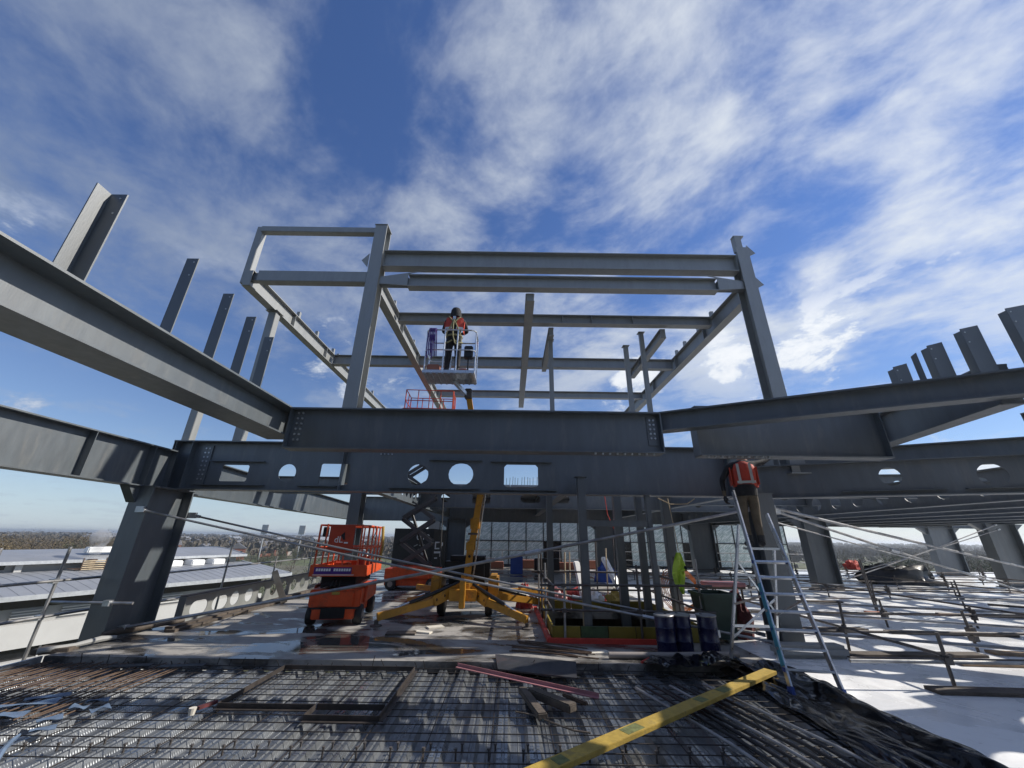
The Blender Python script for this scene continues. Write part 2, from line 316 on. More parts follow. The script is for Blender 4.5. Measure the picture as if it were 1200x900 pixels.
# ------------------------------------------------------------------ mesh helpers
class MB:
    def __init__(s): s.v = []; s.f = []; s.m = []; s.mats = []
    def mi(s, mat):
        if mat not in s.mats: s.mats.append(mat)
        return s.mats.index(mat)
    def add(s, vs, fs, mat=None):
        o = len(s.v); s.v += [Vector(p) for p in vs]
        k = s.mi(mat) if mat else 0
        for f in fs: s.f.append([i+o for i in f]); s.m.append(k)
        return s
    def box(s, c, size, rot=None, mat=None, bev=0.0):
        hx, hy, hz = (q/2 for q in size); c = Vector(c)
        vs = [Vector((x, y, z)) for x in (-hx, hx) for y in (-hy, hy) for z in (-hz, hz)]
        if rot is not None: vs = [rot @ p for p in vs]
        return s.add([p+c for p in vs], [(0, 1, 3, 2), (4, 6, 7, 5), (0, 4, 5, 1), (2, 3, 7, 6), (0, 2, 6, 4), (1, 5, 7, 3)], mat)
    def b2(s, x0, x1, y0, y1, z0, z1, mat=None):
        return s.box(((x0+x1)/2, (y0+y1)/2, (z0+z1)/2), (x1-x0, y1-y0, z1-z0), mat=mat)
    def bar(s, p, q, w, h, up=(0, 0, 1), mat=None):
        """rectangular bar p->q; w across, h along 'up'"""
        p, q = Vector(p), Vector(q); d = (q-p); L = d.length; d.normalize()
        u = Vector(up); u = u-d*u.dot(d)
        if u.length < 1e-4: u = Vector((0, 1, 0))-d*d.y
        u.normalize(); r = d.cross(u)
        vs = [b+r*(i*w/2)+u*(j*h/2) for b in (p, q) for i in (-1, 1) for j in (-1, 1)]
        return s.add(vs, [(0, 1, 3, 2), (4, 6, 7, 5), (0, 4, 5, 1), (2, 3, 7, 6), (0, 2, 6, 4), (1, 5, 7, 3)], mat)
    def tube(s, pts, r, n=8, mat=None, cap=True):
        pts = [Vector(p) for p in pts]; rs = r if isinstance(r, (list, tuple)) else [r]*len(pts)
        vs = []; fs = []; prev = None
        for i, p in enumerate(pts):
            d = (pts[min(i+1, len(pts)-1)]-pts[max(i-1, 0)]).normalized()
            a = prev if prev is not None else (Vector((0, 0, 1)) if abs(d.z) < 0.9 else Vector((0, 1, 0)))
            a = (a-d*a.dot(d)).normalized(); prev = a; b = d.cross(a)
            vs += [p+(a*math.cos(t*2*math.pi/n)+b*math.sin(t*2*math.pi/n))*rs[i] for t in range(n)]
        for i in range(len(pts)-1):
            for t in range(n): fs.append((i*n+t, i*n+(t+1) % n, (i+1)*n+(t+1) % n, (i+1)*n+t))
        if cap: fs.append(tuple(range(n-1, -1, -1))); fs.append(tuple(range((len(pts)-1)*n, len(pts)*n)))
        return s.add(vs, fs, mat)
    def lathe(s, c, prof, n=20, mat=None):
        c = Vector(c); vs = []; fs = []
        for r, z in prof:
            vs += [c+Vector((r*math.cos(t*2*math.pi/n), r*math.sin(t*2*math.pi/n), z)) for t in range(n)]
        for i in range(len(prof)-1):
            for t in range(n): fs.append((i*n+t, i*n+(t+1) % n, (i+1)*n+(t+1) % n, (i+1)*n+t))
        fs.append(tuple(range(n-1, -1, -1))); fs.append(tuple(range((len(prof)-1)*n, len(prof)*n)))
        return s.add(vs, fs, mat)
    def prism(s, poly, e, mat=None):
        """poly: list of 3D points (planar), extruded by vector e"""
        n = len(poly); e = Vector(e); vs = [Vector(p) for p in poly]+[Vector(p)+e for p in poly]
        fs = [tuple(range(n-1, -1, -1)), tuple(range(n, 2*n))]+[(i, (i+1) % n, n+(i+1) % n, n+i) for i in range(n)]
        return s.add(vs, fs, mat)
    def plate(s, outer, holes, org, ax, ay, t, mat=None):
        """flat plate with holes: 2D loops placed on org + u*ax + v*ay, thickness t along ax x ay, centred"""
        org, ax, ay = Vector(org), Vector(ax), Vector(ay); nn = ax.cross(ay).normalized()
        loops = [outer]+holes
        tris = tessellate_polygon([[Vector((u, v, 0)) for u, v in l] for l in loops])
        flat = [p for l in loops for p in l]; N = len(flat)
        vs = [org+ax*u+ay*v+nn*(t/2) for u, v in flat]+[org+ax*u+ay*v-nn*(t/2) for u, v in flat]
        fs = []
        for a, b, c in tris:
            fs.append((a, b, c)); fs.append((c+N, b+N, a+N))
        o = 0
        for l in loops:
            k = len(l)
            for i in range(k): j = (i+1) % k; fs.append((o+i, o+j, o+j+N, o+i+N))
            o += k
        return s.add(vs, fs, mat)

def circ(cu, cv, r, n=20, sx=1.0): return [(cu+r*sx*math.cos(2*math.pi*i/n), cv+r*math.sin(2*math.pi*i/n)) for i in range(n)]
def oval(cu, cv, w, h, n=8):
    r = h/2; L = w/2-r; out = []
    for i in range(n+1): a = -math.pi/2+math.pi*i/n; out.append((cu+L+r*math.cos(a), cv+r*math.sin(a)))
    for i in range(n+1): a = math.pi/2+math.pi*i/n; out.append((cu-L+r*math.cos(a), cv+r*math.sin(a)))
    return out
def rect(u0, u1, v0, v1, c=0.03): return [(u0+c, v0), (u1-c, v0), (u1, v0+c), (u1, v1-c), (u1-c, v1), (u0+c, v1), (u0, v1-c), (u0, v0+c)]

def M(m): return MATS[m] if isinstance(m, str) else m
BEV = {}
def obj(name, mb, mat, parent=None, smooth=False, local=False, origin=None, bevel=0.0):
    """one mesh object; vertices given in world space (or in the parent's space when local)"""
    if origin is None:
        if local: origin = Vector((0, 0, 0))
        else:
            xs = [v.x for v in mb.v]; ys = [v.y for v in mb.v]; zs = [v.z for v in mb.v]
            origin = Vector(((min(xs)+max(xs))/2, (min(ys)+max(ys))/2, min(zs)))
    origin = Vector(origin)
    me = bpy.data.meshes.new(name)
    me.from_pydata([tuple(v-origin) for v in mb.v], [], mb.f)
    if mb.mats:
        for q in mb.mats: me.materials.append(M(q))
        me.polygons.foreach_set('material_index', mb.m)
    else: me.materials.append(M(mat))
    bm = bmesh.new(); bm.from_mesh(me)
    bmesh.ops.recalc_face_normals(bm, faces=bm.faces)
    if bevel:
        es = [e for e in bm.edges if len(e.link_faces) == 2 and e.calc_face_angle(0) > 0.6]
        bmesh.ops.bevel(bm, geom=es, offset=bevel, segments=2, affect='EDGES', clamp_overlap=True)
    bm.to_mesh(me); bm.free()
    if smooth:
        me.polygons.foreach_set('use_smooth', [True]*len(me.polygons))
        try: me.set_sharp_from_angle(angle=R(40))
        except Exception: pass
    me.update()
    o = bpy.data.objects.new(name, me); COL.objects.link(o)
    if parent is not None:
        o.parent = parent
        pw = WORLD.get(parent.name, Vector((0, 0, 0)))
        o.location = origin if local else origin-pw
    else: o.location = origin
    WORLD[o.name] = (WORLD.get(parent.name, Vector((0, 0, 0)))+origin) if (parent is not None and local) else origin
    return o
WORLD = {}
def tag(o, label=None, cat=None, group=None, kind=None):
    if label: o['label'] = label
    if cat: o['category'] = cat
    if group: o['group'] = group
    if kind: o['kind'] = kind
    return o
def thing(name, label, cat, loc=(0, 0, 0), rz=0.0, group=None):
    o = bpy.data.objects.new(name, None); COL.objects.link(o); o.empty_display_size = 0.1
    o.location = loc; o.rotation_euler = (0, 0, rz); WORLD[o.name] = Vector(loc)
    return tag(o, label, cat, group)
def struct(name, mb, mat, **k): return tag(obj(name, mb, mat, **k), kind='structure')
def copies(proto, spots, names=None):
    """copy a thing with parts and sub-parts; spots: (location, rotz, scale, label)"""
    out = []
    for loc, rz, sc, label in spots:
        r = proto.copy(); COL.objects.link(r); r.location = loc; r.rotation_euler = (0, 0, rz); r.scale = (sc, sc, sc)
        if label: r['label'] = label
        for ch in proto.children:
            c = ch.copy(); COL.objects.link(c); c.parent = r
            for g in ch.children:
                q = g.copy(); COL.objects.link(q); q.parent = c
        out.append(r)
    return out
def piece(src, name, parent, loc, rot=(0, 0, 0), scale=(1, 1, 1), mat=None):
    """one more piece sharing src's mesh data"""
    o = bpy.data.objects.new(name, src if isinstance(src, bpy.types.Mesh) else src.data); COL.objects.link(o)
    o.parent = parent; o.location = loc; o.rotation_euler = rot; o.scale = scale
    return o

def bolt_group(parent, pts, nrm, r=0.022, h=0.028, mat='galvanised'):
    mb = MB(); nrm = Vector(nrm)
    for p in pts: mb.tube([Vector(p), Vector(p)+nrm*h], r, 6)
    return tag(obj('bolts', mb, mat, parent), kind='stuff')

def ibeam(label, p0, p1, depth, width=0.3, tf=0.026, tw=0.016, mat='steel_dark', holes=None, stiff=(), ends=(True, True), group=None, name='steel_beam', hribs=()):
    """I-beam; p0, p1 = centre of the top face at either end; holes = 2D loops (u along, v up from the soffit)"""
    p0, p1 = Vector(p0), Vector(p1); d = p1-p0; L = d.length; d.normalize(); up = Vector((0, 0, 1)); up = (up-d*up.dot(d)).normalized(); r = d.cross(up)
    base = (p0+p1)/2-up*depth
    t = thing(name, label, 'steel beam', base, 0, group)
    obj('top_flange', MB().bar(p0-up*tf/2, p1-up*tf/2, width, tf, up), mat, t)
    obj('bottom_flange', MB().bar(p0-up*(depth-tf/2), p1-up*(depth-tf/2), width, tf, up), mat, t)
    mb = MB()
    if holes: mb.plate([(0, tf), (L, tf), (L, depth-tf), (0, depth-tf)], holes, p0-up*depth, d, up, tw)
    else: mb.bar(p0-up*depth/2, p1-up*depth/2, tw, depth-2*tf, up)
    obj('web', mb, mat, t)
    for u in stiff:
        if u > L-0.1: continue
        c = p0+d*u-up*depth/2
        obj('stiffener', MB().bar(c-r*(width/2-0.01), c+r*(width/2-0.01), 0.014, depth-2*tf-0.002, up), mat, t)
    for u0, u1, v in hribs:
        a = p0-up*(depth-v)
        for sgn in (-1, 1):
            obj('web_rib', MB().bar(a+d*u0+r*sgn*0.05, a+d*u1+r*sgn*0.05, 0.085, 0.014, up), mat, t)
    for k, e in enumerate(ends):
        if not e: continue
        c = (p0 if k == 0 else p1)-up*depth/2+d*(-0.011 if k == 0 else 0.011)
        ep = obj('end_plate', MB().bar(c-d*0.01, c+d*0.01, width*0.82, depth*0.98, up), mat, t)
    return t

def hcol(label, x, y, z0, z1, fw=0.36, dep=0.36, web='y', tf=0.028, tw=0.018, mat='steel_light', base=True, group=None, cap=True):
    """H column; web='y': web runs along Y, flanges face -Y/+Y"""
    t = thing('steel_column', label, 'steel column', (x, y, z0), 0, group)
    s = dep/2-tf/2
    if web == 'y':
        for k in (-1, 1): obj('flange', MB().box((x, y+k*s, (z0+z1)/2), (fw, tf, z1-z0)), mat, t)
        obj('web', MB().box((x, y, (z0+z1)/2), (tw, dep-2*tf, z1-z0)), mat, t)
    else:
        for k in (-1, 1): obj('flange', MB().box((x+k*s, y, (z0+z1)/2), (tf, fw, z1-z0)), mat, t)
        obj('web', MB().box((x, y, (z0+z1)/2), (dep-2*tf, tw, z1-z0)), mat, t)
    dx, dy = (fw, dep) if web == 'y' else (dep, fw)
    if base: obj('base_plate', MB().b2(x-dx/2-0.08, x+dx/2+0.08, y-dy/2-0.08, y+dy/2+0.08, z0+0.002, z0+0.035), mat, t)
    if cap: obj('cap_plate', MB().b2(x-dx/2-0.02, x+dx/2+0.02, y-dy/2-0.02, y+dy/2+0.02, z1, z1+0.02), mat, t)
    return t

def text_mb(body, size, mb, org, ax, ay, mat=None, depth=0.004, align='LEFT'):
    """letters as thin raised shapes at org, reading along ax, upright along ay"""
    cu = bpy.data.curves.new('lettering', 'FONT'); cu.body = body; cu.size = size; cu.align_x = align; cu.resolution_u = 3
    o = bpy.data.objects.new('lettering', cu); COL.objects.link(o)
    dg = bpy.context.evaluated_depsgraph_get(); me = o.evaluated_get(dg).to_mesh()
    org, ax, ay = Vector(org), Vector(ax), Vector(ay)
    mb.add([org+ax*v.co.x+ay*v.co.y for v in me.vertices], [tuple(p.vertices) for p in me.polygons], mat)
    o.to_mesh_clear() if False else None
    bpy.data.objects.remove(o); bpy.data.curves.remove(cu)
    return mb

# ------------------------------------------------------------------ SETTING: ground far below, floors
GZ = -14.0
mb = MB(); mb.add([(-6000, -6000, GZ), (6000, -6000, GZ), (6000, 6000, GZ), (-6000, 6000, GZ)], [(0, 1, 2, 3)])
struct('ground', mb, 'fields', origin=(0, 0, GZ))

SLAB_Y, EDGE_X, WHITE_X, BACK_Y = 7.55, -7.6, 4.45, 31.0
VX0, VX1, VY0, VY1 = 0.95, 3.9, 9.0, 12.3          # opening in the slab
mb = MB()
outer = [(EDGE_X, SLAB_Y), (WHITE_X-0.01, SLAB_Y), (WHITE_X-0.01, BACK_Y), (EDGE_X, BACK_Y)]
mb.plate(outer, [[(VX0, VY0), (VX1, VY0), (VX1, VY1), (VX0, VY1)]], (0, 0, -0.08), (1, 0, 0), (0, 1, 0), 0.16)
slab = struct('concrete_slab', mb, 'concrete_wet', origin=(0, 8, 0))
mb = MB().b2(WHITE_X, 46, -8.5, BACK_Y, -0.16, 0.0)
struct('white_floor', mb, 'white_floor', origin=(0, 8, 0))
# storey below, seen through the opening
mb = MB().b2(EDGE_X, 46, -10, BACK_Y, -4.4, -4.2)
struct('lower_floor', mb, 'concrete_wet', origin=(0, 8, -4))
mb = MB().b2(VX0-2.5, VX1+2.5, VY1+1.8, VY1+2.0, -4.19, -0.17).b2(VX0-2.5, VX0-2.3, VY0-1.0, VY1+1.79, -4.19, -0.17).b2(VX1+2.3, VX1+2.5, VY0-1.0, VY1+1.79, -4.19, -0.17)
struct('shaft_wall', mb, 'timber_grey', origin=(0, 12, -4))

# profiled metal deck in separate sheets, three ribs each
DECK_Z = -0.17
dk = bpy.data.objects.new('metal_deck', None); COL.objects.link(dk); dk.location = (0, 0, DECK_Z); tag(dk, kind='structure'); WORLD['metal_deck'] = Vector((0, 0, DECK_Z))
PER = 0.333; RH = 0.06
prof = []
for k in range(3):
    b = k*PER
    prof += [(b, 0), (b+0.07, 0), (b+0.078, 0.008), (b+0.086, 0), (b+0.155, 0), (b+0.19, RH), (b+0.235, RH), (b+0.243, RH-0.012), (b+0.262, RH-0.012), (b+0.27, RH), (b+0.30, RH)]
prof.append((3*PER+0.012, 0.001))
y0, y1 = -8.5, SLAB_Y-0.002
mb = MB()
vs = []
for yy in (y0, y1): vs += [(x, yy, z) for x, z in prof]
n_ = len(prof); mb.add(vs, [(i, i+1, n_+i+1, n_+i) for i in range(n_-1)])
sheet = obj('deck_sheet', mb, 'deck_metal', dk, local=True)
X_START = -7.62
sheet.location = (X_START, 0, 0)
ns = int((WHITE_X-0.1-X_START)/(3*PER))
for k in range(1, ns+1): piece(sheet, 'deck_sheet', dk, (X_START+k*3*PER, 0, random.uniform(0, 0.0015)))
DECK_R = X_START+(ns+1)*3*PER
# folded edge trims of the deck
mb = MB().b2(EDGE_X-0.06, EDGE_X-0.02, -8.5, SLAB_Y, DECK_Z-0.25, 0.0)
obj('edge_trim', mb, 'galvanised', dk)
# headed shear studs welded through the troughs
st = MB().lathe((0, 0, 0), [(0.0105, 0), (0.0105, 0.085), (0.017, 0.087), (0.017, 0.1)], 8)
stud = obj('shear_stud', st, 'tube_dark', dk, local=True)
first = True; k = 0
x = X_START+0.12
while x < 4.2:
    for dx, dy in ((0, 0), (0.055, 0.10)):
        loc = (x+dx+random.uniform(-.008, .008), 4.95+dy, 0.0)
        if first: stud.location = loc; first = False
        else: piece(stud, 'shear_stud', dk, loc, (random.uniform(-.05, .05), random.uniform(-.05, .05), 0))
    x += PER

# reinforcing mesh lying on the deck
rm = thing('rebar_mesh', 'grid of thin dark rebar lying on the ribbed metal deck', 'rebar mesh', (0, 0, DECK_Z+RH))
MZ = DECK_Z+RH+0.012
mb = MB().tube([(-5.9, 0, 0), (-3, 0, 0.004), (0, 0, -0.002), (3, 0, 0.005), (5.9, 0, 0)], 0.0058, 6)
xb = obj('cross_bar', mb, 'rebar', rm, local=True)
ys = [3.3+0.2*i for i in range(22)]
for i, yy in enumerate(ys):
    loc = (-1.68+random.uniform(-.05, .05), yy+random.uniform(-.012, .012), 0.022+random.uniform(0, .004)); rot = (0, 0, random.uniform(-.002, .002))
    if i == 0: xb.location = loc; xb.rotation_euler = rot
    else: piece(xb, 'cross_bar', rm, loc, rot)
mb = MB().tube([(0, -2.3, 0), (0, -0.8, 0.004), (0, 0.7, 0), (0, 2.15, 0.003)], 0.0058, 6)
lb = obj('long_bar', mb, 'rebar', rm, local=True)
i = 0; x = -7.5
while x < 4.25:
    loc = (x+random.uniform(-.012, .012), 5.35+random.uniform(-.05, .03), 0.008); rot = (0, 0, random.uniform(-.006, .006))
    if i == 0: lb.location = loc; lb.rotation_euler = rot
    else: piece(lb, 'long_bar', rm, loc, rot)
    x += 0.666; i += 1
# second lapped sheet at the left, bars closer together
rm2 = thing('rebar_mesh', 'lapped bundle of rusty rebar beside the foot of the big edge column', 'rebar mesh', (-6.3, 6.4, MZ))
mb = MB().tube([(0, -1.0, 0), (0, 0.2, 0.006), (0, 1.05, 0)], 0.008, 6)
l2 = obj('bar', mb, 'rust', rm2, local=True)
for i in range(26):
    loc = (-1.3+i*0.1+random.uniform(-.02, .02), random.uniform(-.1, .08), 0.035+random.uniform(0, .01)); rot = (0, 0, random.uniform(-.03, .03))
    if i == 0: l2.location = loc; l2.rotation_euler = rot
    else: piece(l2, 'bar', rm2, loc, rot)

pmat('blocker_dark', (0.05, 0.055, 0.06), 0.6)
# ------------------------------------------------------------------ LOWER STEEL FRAME (tops of beams near z = 4.1)
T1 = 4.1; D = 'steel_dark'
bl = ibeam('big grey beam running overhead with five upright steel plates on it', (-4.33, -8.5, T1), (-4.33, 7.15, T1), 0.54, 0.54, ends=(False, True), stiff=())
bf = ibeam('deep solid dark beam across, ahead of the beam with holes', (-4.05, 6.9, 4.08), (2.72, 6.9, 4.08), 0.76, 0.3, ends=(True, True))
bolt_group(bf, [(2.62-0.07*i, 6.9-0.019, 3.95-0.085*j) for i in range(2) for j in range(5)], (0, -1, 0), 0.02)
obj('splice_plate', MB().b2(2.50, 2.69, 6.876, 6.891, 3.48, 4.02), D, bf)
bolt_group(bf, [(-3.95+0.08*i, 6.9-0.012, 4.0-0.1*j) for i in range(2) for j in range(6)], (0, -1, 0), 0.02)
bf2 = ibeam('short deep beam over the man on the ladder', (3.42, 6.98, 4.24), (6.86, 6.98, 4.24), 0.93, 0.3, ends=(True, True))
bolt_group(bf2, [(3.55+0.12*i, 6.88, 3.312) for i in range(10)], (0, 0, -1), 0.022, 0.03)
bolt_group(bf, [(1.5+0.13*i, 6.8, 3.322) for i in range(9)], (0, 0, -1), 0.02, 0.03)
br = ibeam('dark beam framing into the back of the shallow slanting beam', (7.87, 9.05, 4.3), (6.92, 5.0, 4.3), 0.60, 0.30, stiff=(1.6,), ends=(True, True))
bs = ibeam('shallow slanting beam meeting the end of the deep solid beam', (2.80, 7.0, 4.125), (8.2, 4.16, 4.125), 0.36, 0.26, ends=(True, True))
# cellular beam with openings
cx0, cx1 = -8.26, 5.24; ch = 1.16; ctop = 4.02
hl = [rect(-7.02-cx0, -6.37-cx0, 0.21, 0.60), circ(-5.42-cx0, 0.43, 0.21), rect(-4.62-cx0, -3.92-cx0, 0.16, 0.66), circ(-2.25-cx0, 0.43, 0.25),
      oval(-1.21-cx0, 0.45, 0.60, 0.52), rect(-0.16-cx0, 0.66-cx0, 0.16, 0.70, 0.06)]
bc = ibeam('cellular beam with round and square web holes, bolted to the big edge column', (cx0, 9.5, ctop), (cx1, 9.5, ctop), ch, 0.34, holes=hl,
           stiff=(0.06, 0.46, -4.1-cx0+0.03), hribs=((-7.4-cx0, -5.9-cx0, 0.12), (-7.3-cx0, -6.0-cx0, 0.68), (-5.1-cx0, -4.15-cx0, 0.12), (-2.9-cx0, -0.75-cx0, 0.10), (-0.5-cx0, 1.1-cx0, 0.09), (-0.5-cx0, 1.0-cx0, 0.76), (-2.0-cx0, -0.7-cx0, 0.78)))
bolt_group(bc, [(-7.52+0.09*i, 9.48, 3.85-0.105*j) for i in range(2) for j in range(8)], (0, -1, 0), 0.021)
bolt_group(bc, [(-3.2+0.09*i, 9.48, 3.95-0.09*j) for i in range(4) for j in range(3)], (0, -1, 0), 0.02)
obj('splice_plate', MB().b2(-7.62, -7.36, 9.464, 9.485, 2.98, 3.92), D, bc)
# skewed cellular beams of the skewed wing
sdx, sdy = 0.826, -0.564
def skew(label, sx, sy, L, top, dep, holes=None, w=0.3, **k):
    return ibeam(label, (sx, sy, top), (sx+sdx*L, sy+sdy*L, top), dep, w, holes=holes, **k)
hs_ = [circ(2.85, 0.42, 0.2), circ(4.5, 0.38, 0.24), circ(5.35, 0.40, 0.22), circ(6.8, 0.4, 0.2)]
bk1 = ibeam('slanting cellular beam with round holes beyond the ladder', (5.82, 9.78, 3.62), (14.6, 6.1, 3.62), 0.77, 0.3, holes=hs_, hribs=((1.9, 3.7, 0.12), (4.0, 5.8, 0.12), (6.2, 7.4, 0.12)))
bk2 = ibeam('slanting dark beam lying higher behind the holed beam beyond the ladder', (6.3, 11.03, 4.12), (15.2, 6.45, 4.12), 0.52, 0.34)
bolt_group(bk1, [(6.0+0.09*u, 9.69-0.037*u, 3.5-0.1*j) for u in (0, 1) for j in range(6)], (-0.38, -0.92, 0), 0.02)
bolt_group(bk2, [(6.6+0.11*u, 10.70-0.057*u, 3.598) for u in range(8)]+[(6.75+0.11*u, 10.55-0.057*u, 3.598) for u in range(8)], (0, 0, -1), 0.024, 0.04)
# more cellular beams of the skewed wing, spanning over the white floor
for k_, (x_, y1_) in enumerate(((8.2, 5.6), (9.35, 6.6), (10.7, 7.2), (12.7, 6.4), (14.3, 5.8))):
    ibeam(('first', 'second', 'third', 'fourth', 'fifth')[k_]+' near cellular beam of the skewed wing, framing into the slanting holed beam', (x_, -4, 4.1), (x_, y1_, 4.1), 1.1, 0.36, holes=[circ(0.7+0.86*k, 0.55, 0.30, 18, 1.1) for k in range(int((y1_+4)/0.86-0.6))], ends=(False, True))
for k_, x_ in enumerate((11.4, 13.5, 15.6, 17.8, 20.0, 22.2, 24.4)):
    y0_ = 11.03-0.515*(x_-6.3)+0.3
    ibeam(('first', 'second', 'third', 'fourth', 'fifth', 'sixth', 'seventh', 'eighth')[k_]+' joist of the skewed wing running from the slanting beam to the back girder', (x_, y0_, 3.56), (x_, 26.9, 3.56), 0.74, 0.26, holes=[circ(0.8+0.9*k, 0.37, 0.22, 14) for k in range(int((26.9-y0_)/0.9-0.8))])
blk_ = thing('sky_blocker', 'added dark wall behind the viewpoint, blocking sky light', 'light blocker', (-1, -9, -4.2))  # unseen wall, added to keep sky light off the camera-facing steel
obj('wall', MB().b2(-13, 11, -10.0, -8.6, -4.2, 10.5), 'blocker_dark', blk_)
for k in range(9): obj('blocker_rail', MB().b2(-13, 11, -8.59, -8.53, 0.4+1.2*k, 0.5+1.2*k), 'steel_dark', blk_)
# next floor's metal deck already laid over the back bays
ud = thing('upper_deck', 'metal deck of the next floor laid over the back girder and joists', 'deck', (10, 24, 4.37))
nD = 14
for k in range(nD): obj('deck_sheet', MB().b2(-4.0+2.0*k, -4.0+2.0*k+1.985, 20.6, 27.4, 4.37+0.002*(k % 2), 4.46), 'galvanised', ud)
sp0 = obj('starter_bar', MB().tube([(0, 0, 0), (0.01, 0, 0.42)], 0.012, 5), 'rebar', ud, local=True); sp0.location = (-10.4, -3.2, 0.09)
for k in range(70): piece(sp0, 'starter_bar', ud, (-10.4+0.16*k+random.uniform(-.03, .03), -3.2+random.uniform(-.05, .05), 0.09), (random.uniform(-.06, .06), random.uniform(-.06, .06), 0), (1, 1, random.uniform(.8, 1.15)))
for xx in (-3.6, 1.75, 6.95, 12.0, 17.0, 22.0): obj('bearer', MB().b2(xx-0.1, xx+0.1, 20.7, 27.0, 4.12, 4.368), 'steel_dark', ud)
# perimeter beams on the left
ibeam('sunlit edge beam running out of the big edge column towards the viewer', (-8.2, -8.5, 3.74), (-8.2, 9.30, 3.74), 0.90, 0.34, stiff=(15.85, 17.2), ends=(False, True))
ibeam('sunlit plain edge beam behind the big edge column', (-8.2, 9.98, 3.72), (-10.1, 27.0, 3.72), 0.92, 0.34, ends=(True, True))
hy = [circ(1.5+0.62*i, 0.42, 0.2, 16) for i in range(24)]
ibeam('sunlit cellular beam with a row of round holes behind the orange lift', (-4.05, 9.72, 3.95), (-4.05, 26.8, 3.95), 0.85, 0.28, holes=hy)
ibeam('long dark beam running away under the hooked frame column', (6.95, 10.4, 3.95), (6.95, 26.8, 3.95), 0.8, 0.3)
ibeam('pale-bottomed joist over the slab opening', (1.75, 9.7, 3.85), (1.75, 26.8, 3.85), 0.62, 0.3)
hb = [rect(1.4, 2.0, 0.3, 0.8), circ(4.3, 0.5, 0.28), oval(5.7, 0.5, 0.8, 0.5), rect(8.2, 9.2, 0.28, 0.72)]
ibeam('dark cross beam with holes above the raised lift', (-4.0, 17.9, 3.95), (6.9, 17.9, 3.95), 0.85, 0.3, holes=[circ(1.1, 0.42, 0.2), rect(2.3, 3.1, 0.2, 0.65), oval(4.9, 0.42, 0.9, 0.34), oval(6.3, 0.42, 0.7, 0.34)])
ibeam('back girder along the glazed wall', (-9.9, 27.2, 4.35), (33.0, 27.2, 4.35), 1.5, 0.5, holes=[rect(8.9+5.2*i, 10.2+5.2*i, 0.85, 1.25) for i in range(3)])
for i, (yy, lab) in enumerate(((12.6, 'nearest of three skewed wing joists, behind the slanting holed beam'), (15.6, 'middle of three skewed wing joists over the white floor'), (19.5, 'farthest of three skewed wing joists over the white floor'))):
    ibeam(lab, (7.2, yy+0.4, 3.9), (33.0, yy-3.2, 3.9), 0.72, 0.28, holes=[circ(2.0+1.5*k, 0.36, 0.18, 14) for k in range(9)])

# big lower columns
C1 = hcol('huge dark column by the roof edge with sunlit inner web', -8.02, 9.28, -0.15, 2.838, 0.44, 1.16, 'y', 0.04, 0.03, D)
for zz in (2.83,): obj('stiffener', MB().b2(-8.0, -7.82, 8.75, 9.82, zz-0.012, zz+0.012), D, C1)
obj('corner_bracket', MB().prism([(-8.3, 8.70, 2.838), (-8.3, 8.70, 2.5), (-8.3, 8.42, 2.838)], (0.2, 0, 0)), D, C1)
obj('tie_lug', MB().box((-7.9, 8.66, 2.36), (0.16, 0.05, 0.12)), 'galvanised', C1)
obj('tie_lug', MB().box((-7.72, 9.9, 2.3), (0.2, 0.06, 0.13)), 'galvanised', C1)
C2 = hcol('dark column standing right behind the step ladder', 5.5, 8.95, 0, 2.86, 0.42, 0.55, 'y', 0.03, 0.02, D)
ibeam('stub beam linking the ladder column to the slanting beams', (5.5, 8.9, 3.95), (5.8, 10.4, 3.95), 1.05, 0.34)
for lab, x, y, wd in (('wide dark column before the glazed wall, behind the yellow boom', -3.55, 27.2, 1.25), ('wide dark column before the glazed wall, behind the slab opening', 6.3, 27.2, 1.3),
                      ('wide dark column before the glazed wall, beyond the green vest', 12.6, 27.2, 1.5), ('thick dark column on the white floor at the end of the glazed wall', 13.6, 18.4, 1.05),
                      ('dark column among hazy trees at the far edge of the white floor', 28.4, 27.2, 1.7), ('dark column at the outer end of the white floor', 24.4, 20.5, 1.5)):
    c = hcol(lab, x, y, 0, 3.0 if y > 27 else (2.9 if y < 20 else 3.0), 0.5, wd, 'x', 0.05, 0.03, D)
    for k in (-1, 1):
        xx = x+k*wd/2
        obj('haunch', MB().prism([(xx, y-0.1, 2.84), (xx+k*0.55, y-0.1, 2.84), (xx, y-0.1, 2.45)], (0, 0.2, 0)), D, c)
obj_ = None
hcol('rear edge column at the end of the sunlit edge beam', -10.1, 27.3, 0, 3.6, 0.4, 0.6, 'y', 0.03, 0.02, D)
hcol('dark column standing behind the low orange lift', -5.55, 14.6, 0, 3.9, 0.4, 0.5, 'y', 0.03, 0.02, D)
ibeam('short cross beam on the column behind the low orange lift', (-8.6, 14.6, 3.9), (-4.2, 14.6, 3.9), 0.6, 0.26)

